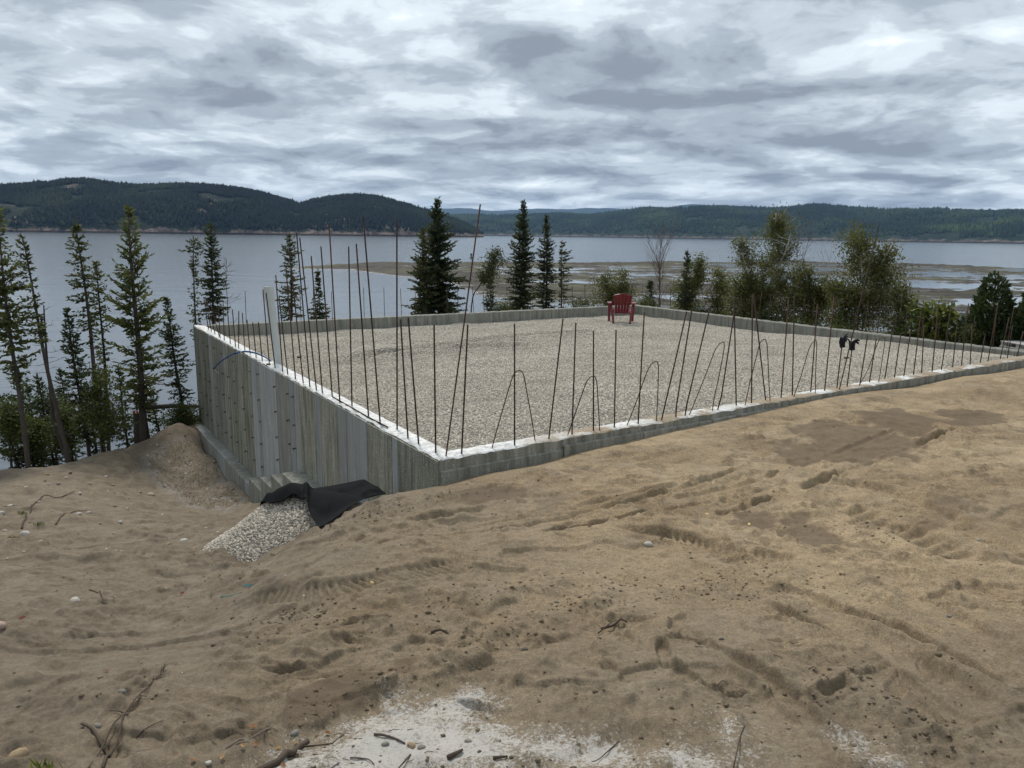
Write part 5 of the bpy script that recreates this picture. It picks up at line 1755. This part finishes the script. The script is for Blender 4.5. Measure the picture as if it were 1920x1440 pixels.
def broadleaf(px, y, stems, blobs, nleaf, label, mat='birch', bark='birchbark', seed=0, leaf=.055, name='birch_tree', trunk_r=.035, cat='tree', nsub=None, group=None, depth=.8, twigs=True):
    """stems: list of photo polylines (bottom first); blobs: (px, py, rx, ry) leafy masses in photo pixels"""
    rng = np.random.RandomState(seed)
    base = tree_base(px, y, stems[0][0][1] if stems else 600)
    root = thing(name, label, cat, base, group)
    mb = MB()
    sc = y / F_PX
    SP = []
    for st in stems:
        pts = [base + np.array([rng.normal() * .03, rng.normal() * .03, -.2])]
        for k, (sx_, sy_) in enumerate(st):
            pts.append(at_y(sx_, sy_, y + rng.normal() * .12 * k))
        pts = resample(np.array(pts), .15)
        rad = np.linspace(trunk_r, trunk_r * .3, len(pts))
        mb.tube(pts - base, rad, 6)
        SP.append(pts)
    SPa = np.vstack(SP)
    tg = Twigs()
    tot = sum(b_[2] * b_[3] for b_ in blobs) if blobs else 1
    for (bx, by, rx, ry) in blobs:
        nl = int(nleaf * 1.6 * rx * ry / tot)
        ns_ = max(7, int((nsub or 30) * (rx * ry / tot) * len(blobs)))
        per = max(3, nl // ns_)
        for k in range(ns_):
            v = rng.normal(size=3); v /= np.linalg.norm(v); v *= 1.25 * rng.uniform(.10, 1) ** .55
            c_ = at_y(bx + v[0] * rx, by - v[2] * ry, y + v[1] * rx * sc * depth)
            gl = float(base_h(c_[0:1], c_[1:2])[0])
            if c_[2] < gl + .05: c_[2] = gl + .05 + rng.rand() * .2
            # limb from nearest lower stem point
            dd_ = np.linalg.norm(SPa - c_, axis=1) + np.where(SPa[:, 2] > c_[2] - .1, .8, 0)
            s0 = SPa[np.argmin(dd_)]
            mid = (s0 + c_) / 2 + rng.normal(size=3) * .06 * np.linalg.norm(c_ - s0) + np.array([0, 0, -.05 * np.linalg.norm(c_ - s0)])
            if twigs:
                mb.tube(np.array([s0, mid, c_]) - base, [.010, .006, .003], 4, False)
            n1 = per
            tpos = rng.uniform(.35, 1.0, n1)
            line = np.where(tpos[:, None] < .5, s0 + (mid - s0) * (tpos[:, None] / .5), mid + (c_ - mid) * ((tpos[:, None] - .5) / .5))
            sig = min(.17, .05 + .16 * np.linalg.norm(c_ - s0))
            pos = line + rng.normal(0, sig, (n1, 3)) * np.array([1, 1, .8])
            dv = rng.normal(size=(n1, 3)); dv[:, 2] -= .5
            ll = leaf * rng.uniform(.7, 1.4, n1)
            tg.add(pos, dv, ll, ll * rng.uniform(.28, .42, n1), np.clip(.42 + rng.normal() * .16, 0, 1) + rng.normal(0, .2, n1))
    mb.build('trunk', M[bark], root, smooth=True)
    if tg.p:
        tg.mesh(rng, 'crown', M[mat], root, base)
    return root

def bare(px, y, stems, twl, label, seed=0, bark='twigred', trunk_r=.02, ntw=40, spread=.5, name='bare_tree', group=None, upward=.8):
    rng = np.random.RandomState(seed)
    base = tree_base(px, y, 600)
    root = thing(name, label, 'tree', base, group)
    mb = MB(); lb = MB()
    for st in stems:
        pts = [base + np.array([0, 0, -.2])] + [at_y(a_, b_, y + rng.normal() * .05) for a_, b_ in st]
        pts = resample(np.array(pts), .12)
        mb.tube(pts - base, np.linspace(trunk_r, trunk_r * .25, len(pts)), 6)
        for k in range(ntw):
            i_ = rng.randint(len(pts) // 4, len(pts)); p0 = pts[i_]
            an = rng.uniform(0, 6.28); l_ = twl * rng.uniform(.3, 1)
            dv = np.array([math.cos(an) * spread, math.sin(an) * spread, upward + rng.normal() * .2]); dv /= np.linalg.norm(dv)
            p1 = p0 + dv * l_ * .5 + rng.normal(size=3) * .04 * l_; p2 = p0 + dv * l_ + rng.normal(size=3) * .1 * l_
            lb.tube(np.array([p0, p1, p2]) - base, [.007, .005, .002], 3, False)
            for q_ in range(3):
                s0 = p0 + (p2 - p0) * rng.uniform(.3, .9); dv2 = dv + rng.normal(size=3) * .45
                lb.tube(np.array([s0, s0 + dv2 * l_ * .35]) - base, [.004, .0015], 3, False)
    mb.build('trunk', M[bark], root, smooth=True)
    lb.build('twigs', M[bark], root)
    return root

# --- trees on the left bank
conifer(22, 16.2, (-6, 395), [(420, 10), (470, 26), (540, 44), (600, 56), (650, 58), (690, 38), (720, 20)], 'pale green feathery larch cut by the left picture edge', 'larch', 1, .9, .2, (.0, .6), .05, 'trunk', name='larch_tree')
conifer(106, 17.0, (42, 443), [(450, 6), (500, 26), (560, 32), (600, 30), (640, 14)], 'thin spruce leaning left with branches only on its left side', 'spruce_olive', 2, .8, .25, (-.1, .5), .05, 'trunk', side=math.pi, bend=-.15)
bare(110, 17.3, [[(104, 800), (93, 720), (87, 660), (82, 572)]], .45, 'bare broken-off grey trunk behind the leaning spruce', 3, 'trunk', .055, 26, .9, 'dead_tree', upward=.05)
conifer(173, 18.0, (141, 415), [(418, 3), (445, 12), (480, 18), (540, 28), (580, 26), (610, 18), (640, 8)], 'tall thin spruce with a sparse bottlebrush crown left of the broad larch', 'spruce_olive', 4, .85, .22, (-.25, .5), .055, 'trunk')
conifer(182, 18.6, (181, 495), [(500, 6), (530, 18), (570, 16), (600, 20), (640, 22), (680, 26), (700, 14)], 'narrow green spruce squeezed between the thin spruce and the broad larch', 'larch', 5, .8, .25, (-.05, .6), .04, 'trunk_dark')
conifer(250, 18.8, (241, 388), [(392, 5), (420, 18), (455, 30), (500, 42), (530, 34), (575, 66), (600, 70), (640, 62), (680, 58), (720, 46), (760, 30)], 'broad tall larch with upswept branches standing on the dirt mound', 'larch', 6, .72, .30, (.10, .85), .085, 'trunk', name='larch_tree', tw=1.25)
conifer(144, 17.4, (126, 582), [(586, 3), (620, 12), (660, 20), (700, 26), (740, 30), (780, 28), (820, 20)], 'small dark pointed spruce below the tall thin one', 'spruce', 7, 1.1, .1, (-.2, .6), .04, 'trunk_dark')
conifer(334, 20.4, (312, 562), [(566, 4), (600, 16), (640, 26), (680, 30), (720, 24), (745, 22), (790, 12)], 'small dark spruce between the broad larch and the wall corner', 'spruce', 8, .95, .15, (-.2, .5), .04, 'trunk_dark')
conifer(262, 19.6, (258, 640), [(645, 4), (680, 20), (720, 26), (760, 24), (790, 10)], 'young green conifer half hidden behind the broad larch trunk', 'larch', 9, .9, .15, (-.1, .6), .03)
broadleaf(190, 16.9, [[(192, 840), (190, 780), (188, 710)]], [(190, 715, 34, 28), (195, 765, 46, 38), (215, 800, 30, 28)], 3600, 'yellow-green leafy cedar bush at the foot of the larch', 'larch', 'trunk_dark', 10, .05, 'cedar_bush', cat='bush')
broadleaf(335, 19.4, [[(335, 800), (338, 770)]], [(330, 778, 42, 24), (360, 785, 22, 26)], 2400, 'dark green bush against the far wall corner', 'shrubg', 'trunk_dark', 11, .05, 'bush', cat='bush')
for k, (px, yy, tx, ty, hw, lab) in enumerate(((35, 18.5, 30, 690, 34, 'young dark spruce beside the larch trunk at far left'), (75, 19.0, 70, 705, 32, 'young dark spruce between the two leaning trunks'), (5, 17.6, 0, 740, 34, 'young dark spruce at the very left picture edge'), (112, 20.0, 112, 690, 30, 'young dark spruce behind the leaning trunks'), (160, 19.5, 158, 720, 26, 'young dark spruce behind the yellow-green bush'), (285, 20.2, 283, 745, 26, 'young dark spruce on the mound behind the fallen log'), (55, 21.0, 50, 720, 34, 'young spruce at the back of the left thicket'), (220, 20.5, 222, 690, 24, 'young spruce just behind the broad larch'))):
    conifer(px, yy, (tx, ty), [(ty + 4, 3), (ty + 40, hw * .55), (ty + 90, hw), (ty + 140, hw), (ty + 175, hw * .7)], lab, 'spruce' if k % 3 else 'cedar', 20 + k, .85, .1, (-.2, .6), .03)
for k, (px, yy, cy_, rx, ry, lab) in enumerate(((18, 17.0, 800, 30, 50, 'tangled dark shrub at the left edge behind the slope'), (60, 17.8, 815, 34, 44, 'tangled dark shrub left of the leaning trunks'), (125, 18.4, 800, 30, 40, 'tangled dark shrub right of the leaning trunks'), (100, 21.5, 770, 40, 40, 'leafy shrub far back in the left thicket'))):
    broadleaf(px, yy, [[(px, cy_ + 30), (px + 4, cy_ - 20)]], [(px, cy_, rx, ry)], 2200, lab, 'shrubg', 'trunk_dark', 40 + k, .055, 'shrub', cat='shrub')
# fallen log and its orange broken stump
st_b = tree_base(257, 19.2, 800)
stp = thing('tree_stump', 'broken tree stump with bright orange torn wood on the mound', 'stump', st_b)
s_t = at_y(256, 775, 19.2); s_o = at_y(257, 763, 19.2)
MB().tube(np.array([st_b - [0, 0, .3], st_b + (s_t - st_b) * .6, s_t]) - st_b, [.12, .10, .095], 9).build('trunk', M['trunk'], stp, smooth=True)
mb = MB()
for k in range(7):
    an = k * .9; o_ = np.array([math.cos(an) * .06, math.sin(an) * .06, 0])
    mb.tube(np.array([s_t + o_ - [0, 0, .06], s_t + o_ * 1.3 + [0, 0, .05 + .03 * (k % 3)]]) - st_b, [.035, .008], 5)
mb.build('torn_wood', M['orange'], stp)
f0 = at_y(262, 765, 19.2); f1 = at_y(372, 762, 20.6)
fl = MB().tube(np.array([f0, (f0 + f1) / 2 + [0, 0, .03], f1]) - f0, [.07, .06, .045], 8).build('fallen_trunk', M['trunk'], None, smooth=True)
fl.location = Vector(f0)
tag(fl, 'grey fallen trunk lying from the orange stump towards the wall', 'log')

# --- behind the far left wall
conifer(364, 22.5, (362, 446), [(449, 8), (462, 22), (475, 20), (490, 10), (510, 5), (560, 12), (600, 16), (640, 12)], 'thin spruce with a flat tufted top left of the wall corner', 'spruce_olive', 51, .9, .25, (-.05, .2), .035, 'trunk')
conifer(401, 23.0, (394, 418), [(421, 5), (450, 13), (475, 14), (490, 10), (505, 24), (540, 30), (570, 26), (600, 24)], 'dark dense spruce just behind the far left wall corner', 'spruce', 52, 1.15, .08, (-.15, .55), .05, 'trunk_dark')
bare(428, 23.4, [[(428, 600), (426, 560), (424, 525), (425, 487)]], .6, 'grey dead tree with thin twigs right of the dark spruce', 53, 'twigred', .025, 46, .9, 'dead_tree', upward=.25)
conifer(541, 24.0, (543, 438), [(442, 5), (465, 16), (490, 22), (515, 18), (540, 28), (570, 28), (600, 22)], 'airy spruce behind the rebar of the left wall', 'spruce_olive', 54, .95, .22, (-.1, .5), .05, 'trunk')
conifer(598, 23.6, (596, 508), [(530, 2), (555, 8), (575, 17), (592, 24), (605, 24)], 'tiny dark spruce with a bare spiky tip beyond the wall', 'spruce', 55, 1.1, .1, (-.1, .6), .02)
conifer(822, 27.2, (820, 375), [(378, 6), (395, 13), (415, 19), (435, 26), (455, 34), (480, 42), (510, 50), (540, 58), (570, 62), (592, 56)], 'largest dark bushy spruce in the middle behind the wall', 'spruce', 56, 1.25, .05, (-.2, .7), .09, 'trunk_dark', tw=1.1)
conifer(796, 26.6, (793, 430), [(433, 5), (460, 18), (490, 26), (530, 32), (570, 34), (590, 28)], 'lighter spruce shoulder on the left of the largest spruce', 'spruce_olive', 57, 1.0, .12, (-.1, .7), .05, 'trunk_dark')
broadleaf(884, 27.0, [[(884, 575), (900, 535), (918, 502), (932, 480)]], [(928, 488, 20, 22), (918, 515, 18, 16)], 1500, 'slanting tree with a small olive crown beside the largest spruce', 'spruce_olive', 'trunk', 58, .06, 'leaning_tree', .04)
conifer(919, 27.6, (919, 520), [(524, 3), (545, 10), (565, 16), (585, 17), (600, 14)], 'small dark spruce below the slanting tree', 'spruce', 59, 1.1, .1, (-.1, .6), .03)
conifer(973, 28.6, (982, 377), [(381, 3), (400, 8), (430, 16), (455, 22), (480, 27), (510, 30), (545, 32), (575, 30)], 'tall dark spruce with ragged spiky top right of the slanting tree', 'spruce', 60, 1.2, .08, (-.1, .75), .07, 'trunk_dark', tw=1.05)
conifer(1024, 29.0, (1025, 404), [(408, 2), (435, 9), (460, 15), (490, 20), (520, 22), (550, 24), (575, 22)], 'slender dark spruce with needle-thin tip, third of the tall group', 'spruce', 61, 1.15, .08, (-.1, .6), .055, 'trunk_dark')
conifer(1051, 29.2, (1054, 452), [(456, 4), (480, 18), (500, 24), (520, 16), (545, 22), (575, 16)], 'open spruce with long side branches at the right of the tall group', 'spruce_olive', 62, .9, .22, (-.05, .3), .04, 'trunk', side=0.3)
broadleaf(945, 28.2, [[(945, 585), (946, 570)]], [(945, 574, 34, 12)], 700, 'low green shrub at the feet of the ragged spruce', 'shrubg', 'trunk_dark', 63, .06, 'shrub', cat='shrub')
# --- behind the far right wall
broadleaf(1150, 30.2, [[(1150, 575), (1140, 540), (1130, 515)], [(1155, 575), (1162, 540), (1172, 515)]], [(1128, 535, 24, 26), (1158, 530, 30, 28), (1180, 545, 20, 22), (1150, 560, 40, 14)], 4200, 'rounded olive birch bush right behind the red chair', 'birch', 'trunk_dark', 64, .055, 'birch_bush', cat='bush')
broadleaf(1090, 29.6, [[(1090, 585), (1092, 572)]], [(1095, 570, 30, 10)], 700, 'low yellow-green shrub left of the red chair above the wall', 'larch', 'trunk_dark', 65, .055, 'shrub', cat='shrub')
bare(1237, 29.4, [[(1237, 575), (1236, 540), (1236, 500), (1240, 460), (1251, 428)], [(1237, 560), (1236, 505), (1224, 470), (1212, 450)], [(1237, 540), (1238, 500), (1248, 468), (1262, 440)]], 1.3, 'leafless grey birch standing alone behind the wall', 66, 'twigred', .028, 34, .38)
conifer(1221, 29.6, (1220, 528), [(532, 4), (550, 10), (570, 14), (585, 12)], 'small dark conifer left of the leafless birch', 'cedar', 67, 1.1, .1, (-.1, .5), .03)
broadleaf(1285, 27.6, [[(1285, 590), (1284, 540), (1290, 500)], [(1285, 590), (1300, 540), (1312, 500)]], [(1308, 495, 16, 22), (1312, 515, 20, 20), (1292, 540, 30, 26), (1290, 570, 32, 18)], 4200, 'green birch with a yellowish top next to the leafless one', 'birch', 'trunk_dark', 68, .055)
conifer(1288, 27.2, (1289, 470), [(474, 2), (490, 6), (510, 10), (540, 14), (570, 16)], 'thin spruce tip poking out of the green birch', 'spruce', 69, 1.0, .12, (-.05, .6), .025)
broadleaf(1345, 26.8, [[(1345, 595), (1348, 560), (1352, 520)]], [(1348, 515, 18, 18), (1350, 545, 26, 28), (1345, 580, 28, 20)], 3000, 'narrow green birch sapling left of the large birch', 'birch', 'birchbark', 70, .055)
broadleaf(1425, 25.6, [[(1424, 600), (1425, 560), (1432, 525), (1445, 500), (1452, 450), (1455, 400)], [(1428, 590), (1440, 545), (1452, 510), (1470, 478), (1482, 440)], [(1424, 580), (1415, 540), (1400, 505), (1388, 460)]],
          [(1455, 425, 16, 34), (1478, 425, 20, 30), (1455, 470, 26, 22), (1482, 465, 18, 22), (1440, 440, 14, 18), (1385, 448, 14, 14), (1400, 475, 24, 20), (1420, 500, 34, 24), (1395, 530, 32, 22), (1430, 545, 40, 26), (1460, 540, 28, 24), (1420, 580, 44, 18), (1385, 570, 26, 20)], 10500, 'tallest multi-stemmed birch with two crowns rising above the waterline', 'birch', 'birchbark', 71, .055, trunk_r=.05)
bare(1510, 24.6, [[(1506, 600), (1500, 540), (1494, 490), (1500, 440), (1508, 420)], [(1506, 590), (1502, 530), (1508, 480), (1518, 445)]], .9, 'leafless grey branches beside the tallest birch', 72, 'twigred', .022, 16, .35)
broadleaf(1520, 24.2, [[(1520, 605), (1518, 560), (1512, 520)], [(1520, 605), (1536, 560), (1545, 520)]], [(1505, 512, 24, 20), (1510, 545, 36, 26), (1545, 540, 26, 26), (1515, 585, 44, 22), (1552, 570, 24, 24)], 6500, 'dense dark green birch clump between the two large birches', 'birch', 'birchbark', 73, .055)
bare(1550, 24.0, [[(1552, 590), (1550, 540), (1552, 500), (1562, 465)], [(1552, 560), (1548, 505), (1540, 470)]], .5, 'thin pale birch twigs above the dark clump', 74, 'birchbark', .018, 18, .45)
broadleaf(1618, 22.6, [[(1600, 618), (1612, 580), (1618, 545), (1615, 500), (1612, 455)], [(1618, 610), (1628, 560), (1640, 520), (1660, 480), (1672, 460)], [(1608, 605), (1600, 560), (1590, 530)], [(1600, 616), (1580, 612), (1574, 600)]],
          [(1612, 440, 30, 20), (1600, 470, 28, 22), (1640, 470, 24, 18), (1680, 470, 20, 16), (1620, 500, 44, 24), (1670, 505, 36, 22), (1690, 530, 24, 18), (1640, 540, 54, 26), (1600, 560, 34, 26), (1660, 570, 40, 20), (1610, 598, 40, 18), (1690, 585, 26, 16)], 11500, 'wide white-stemmed birch behind the long leaning rebar', 'birch', 'birchbark', 75, .055, trunk_r=.05)
broadleaf(1745, 20.8, [[(1745, 640), (1740, 600), (1735, 575)], [(1745, 640), (1762, 600), (1772, 572)]], [(1716, 572, 9, 12), (1716, 600, 14, 16), (1710, 625, 18, 12), (1758, 578, 18, 14), (1788, 590, 12, 14), (1745, 605, 18, 18), (1775, 612, 18, 16), (1740, 630, 34, 12), (1800, 625, 14, 14)], 900, 'bright yellow-green young maple beside the right cedar', 'bright', 'trunk', 76, .13, 'maple_sapling', cat='tree', trunk_r=.015)
def cedar(px, y, toppx, prof, label, seed, n=9000):
    rng = np.random.RandomState(seed)
    base = tree_base(px, y, 640); top_ = at_y(toppx[0], toppx[1], y); H = top_[2] - base[2]
    root = thing('cedar_tree', label, 'tree', base)
    pt = np.array([((at_y(toppx[0], py, y)[2] - base[2]) / H, hw * y / F_PX) for py, hw in prof] + [(0, prof[-1][1] * y / F_PX)])[::-1]
    MB().tube(np.array([base - [0, 0, .2], (base + top_) / 2, top_]) - base, [.09, .05, .01], 8).build('trunk', M['trunk_dark'], root, smooth=True)
    t_ = 1 - rng.power(1.8, n) * 1.0
    t_ = np.clip(1 - np.sqrt(rng.rand(n)), 0, 1)
    an = rng.uniform(0, 6.283, n)
    lump = 1 + .34 * np.sin(an * 3 + t_ * 9 + seed) * np.sin(t_ * 23 + an) + .22 * (vnoise(an * 3.2, t_ * 16, seed) - .5) * 2
    rr = np.interp(t_, pt[:, 0], pt[:, 1]) * lump * rng.uniform(.45, 1.0, n) ** .5
    ax_ = base + (top_ - base) * t_[:, None]
    P_ = ax_ + np.column_stack([np.cos(an) * rr, np.sin(an) * rr, rng.normal(0, .03, n)])
    dv = np.column_stack([np.cos(an) * .8, np.sin(an) * .8, np.full(n, .75)]) + rng.normal(0, .45, (n, 3))
    tg = Twigs()
    ll = rng.uniform(.08, .17, n)
    tone = .4 + .5 * (vnoise(an * 2.5, t_ * 14, seed + 3) - .5)
    tg.add(P_, dv, ll, ll * .24, tone + rng.normal(0, .18, n))
    tg.mesh(rng, 'crown', M['cedar'], root, base)
cedar(1862, 20.0, (1868, 511), [(513, 3), (530, 14), (550, 21), (580, 32), (610, 41), (640, 47), (662, 46)], 'dense dark green cone-shaped cedar at the right', 77, 12000)
cedar(1943, 19.2, (1940, 535), [(538, 5), (570, 20), (610, 32), (650, 40), (670, 40)], 'dark cedar cut off by the right picture edge', 78, 9000)
broadleaf(1820, 19.8, [[(1820, 655), (1822, 635)]], [(1822, 630, 22, 20)], 1100, 'dull green shrub in front of the cedar left side', 'shrubg', 'trunk_dark', 79, .05, 'shrub', cat='shrub')
for k, (px, yy, cy_, rx, ry, lab) in enumerate(((1440, 24.6, 596, 40, 12, 'low leafy shrub along the wall under the tallest birch'), (1500, 23.4, 610, 30, 12, 'low leafy shrub along the wall under the dark clump'), (1580, 22.0, 616, 34, 14, 'low leafy shrub along the wall under the wide birch'), (1690, 20.8, 628, 22, 12, 'low leafy shrub along the wall left of the maple'), (1210, 29.0, 570, 30, 10, 'low leafy shrub along the wall right of the chair'), (1320, 26.6, 588, 26, 12, 'low leafy shrub along the wall under the narrow sapling'))):
    broadleaf(px, yy, [[(px, cy_ + 8), (px, cy_ - 4)]], [(px, cy_, rx, ry)], 900, lab, 'shrubg', 'trunk_dark', 90 + k, .055, 'shrub', cat='shrub')

for k, (px, yy, st, bl, nl, lab) in enumerate((
        (1388, 25.4, [[(1388, 600), (1384, 560), (1376, 520)], [(1390, 600), (1400, 550), (1408, 520)]], [(1376, 535, 22, 24), (1402, 540, 22, 26), (1386, 580, 34, 22)], 3000, 'olive birch sapling just left of the tallest birch stems'),
        (1470, 24.9, [[(1470, 604), (1466, 560), (1460, 515)], [(1472, 604), (1484, 560), (1490, 525)]], [(1460, 520, 20, 22), (1484, 545, 24, 28), (1468, 585, 36, 22)], 3200, 'olive birch sapling right of the tallest birch stems'),
        (1575, 22.9, [[(1575, 612), (1572, 570), (1566, 530)], [(1577, 612), (1588, 570), (1594, 530)]], [(1566, 535, 18, 24), (1586, 560, 26, 28), (1574, 596, 34, 18)], 3000, 'olive birch sapling left of the wide white-stemmed birch'),
        (1690, 21.6, [[(1690, 628), (1688, 590), (1692, 545)], [(1692, 628), (1702, 590), (1708, 560)]], [(1690, 550, 22, 22), (1700, 580, 22, 22), (1684, 606, 26, 16)], 2200, 'olive birch sapling right of the wide white-stemmed birch'))):
    broadleaf(px, yy, st, bl, nl, lab, 'birch', 'birchbark', 120 + k, .055)

# small weeds on the slope
for k, (px, py, lab) in enumerate(((22, 1000, 'little green sprout beside the white stone on the slope'), (42, 963, 'olive tuft on the slope at the end of the wiry root'), (75, 985, 'grey-green withered sprig on the left slope'), (78, 1436, 'fresh green sprout at the bottom left edge'))):
    q = ground_pt(px, py)
    root = thing('weed', lab, 'plant', q)
    tg = Twigs(); rng_ = np.random.RandomState(k)
    for i in range(40):
        an = rng_.uniform(0, 6.28)
        tg.add(q + rng_.normal(size=3) * [.03, .03, .0], np.array([math.cos(an) * .5, math.sin(an) * .5, 1]), rng_.uniform(.03, .07), .005, rng_.rand())
    tg.mesh(rng_, 'leaves', M['larch' if k != 3 else 'bright'], root, q)

# channel marker and pallets
M['buoygreen'] = simple('green_paint', (.02, .07, .05), .5, .2, 3, 0)
bq = at_z(883.5, 484, WATER_Z)
by_ = thing('channel_buoy', 'tiny dark green channel buoy floating far out on the water', 'buoy', (bq[0], bq[1], WATER_Z))
MB().tube([(0, 0, -.4), (0, 0, .35), (0, 0, .45)], [1.0, 1.0, .8], 14).build('float', M['buoygreen'], by_)
MB().tube([(0, 0, .4), (0, 0, 1.1), (0, 0, 2.2)], [.55, .25, .2], 8).build('mast', M['buoygreen'], by_)
MB().tube([(0, 0, 1.25), (0, 0, 2.3)], [.5, .5], 10).build('topmark', M['buoygreen'], by_)
M['grey_wood'] = simple('grey_wood', (.42, .41, .39), .85, .3, 6, .4)
pq = at_y(1921, 652, 18.4)
pz = gz(pq[0] + .3, pq[1])
ph0 = at_y(1921, 645, 18.4)[2]
nst = max(1, int(round((ph0 - pz) / .145)))
hh = (ph0 - pz) / nst
for k in range(nst):
    pal = thing('pallet', 'grey wooden pallet behind the far right wall corner, %s' % ('topmost of its stack' if k == nst - 1 else ('lowest', 'second', 'third', 'fourth', 'fifth', 'sixth', 'seventh', 'eighth', 'ninth')[min(k, 8)] + ' from the ground in its stack'), 'pallet', (pq[0] + .42, pq[1] + .2, pz + hh * k), 'stacked pallets' )
    pal.rotation_euler = (0, 0, R(8) + .03 * (k % 3))
    for j in range(6):
        MB().box((-.5 + .2 * j, 0, hh - .011), (.13, 1.0, .02)).build('deck_board', M['grey_wood'], pal)
    for j in range(3):
        MB().box((0, -.44 + .44 * j, (hh - .044) / 2 + .022), (1.1, .09, hh - .046)).build('stringer', M['grey_wood'], pal)
    for j in range(3):
        MB().box((-.5 + .5 * j, 0, .011), (.13, 1.0, .02)).build('bottom_board', M['grey_wood'], pal)

# loose crumbs of soil, too many to count
rng = np.random.RandomState(77)
n = 2600
cx_ = []
for k in range(n):
    u_ = rng.rand()
    if u_ < .6:
        line, hw, hh = RIDGES[rng.randint(len(RIDGES))]
        q = line[rng.randint(len(line))][:2] + rng.normal(0, hw * 1.1, 2)
    else:
        r_2 = 2.2 * (12 / 2.2) ** rng.rand(); an = R(rng.uniform(-36, 36))
        q = np.array([r_2 * math.sin(an), r_2 * math.cos(an)])
    cx_.append(q)
cx_ = np.array(cx_)
cx_ = cx_[inside_depth(cx_[:, 0], cx_[:, 1]) < -.15]
n = len(cx_)
zc_ = ground_z(cx_[:, 0], cx_[:, 1])
rad = np.minimum(rng.gamma(1.6, .0030, n) + .003, .018)
oct_ = np.array([(1, 0, 0), (-1, 0, 0), (0, 1, 0), (0, -1, 0), (0, 0, 1), (0, 0, -1)], float)
of = np.array([(0, 2, 4), (2, 1, 4), (1, 3, 4), (3, 0, 4), (2, 0, 5), (1, 2, 5), (3, 1, 5), (0, 3, 5)])
V = oct_[None] * rad[:, None, None] * rng.uniform(.6, 1.25, (n, 6, 1))
an = rng.uniform(0, 6.28, n); c_, s_ = np.cos(an)[:, None], np.sin(an)[:, None]
V = np.stack([V[..., 0] * c_ - V[..., 1] * s_, V[..., 0] * s_ + V[..., 1] * c_, V[..., 2] * .75], -1)
V += np.column_stack([cx_, zc_ + rad * .25])[:, None]
Fq = (np.arange(n)[:, None, None] * 6 + of[None]).reshape(-1, 3)
o = obj_np('soil_crumbs', V.reshape(-1, 3), Fq, M['sand'], smooth=True, attrs={'wet': np.zeros(n * 6), 'lime': np.zeros(n * 6), 'gravel': np.zeros(n * 6)})
tag(o, 'loose crumbs of soil scattered over the sand', 'soil', kind='stuff')
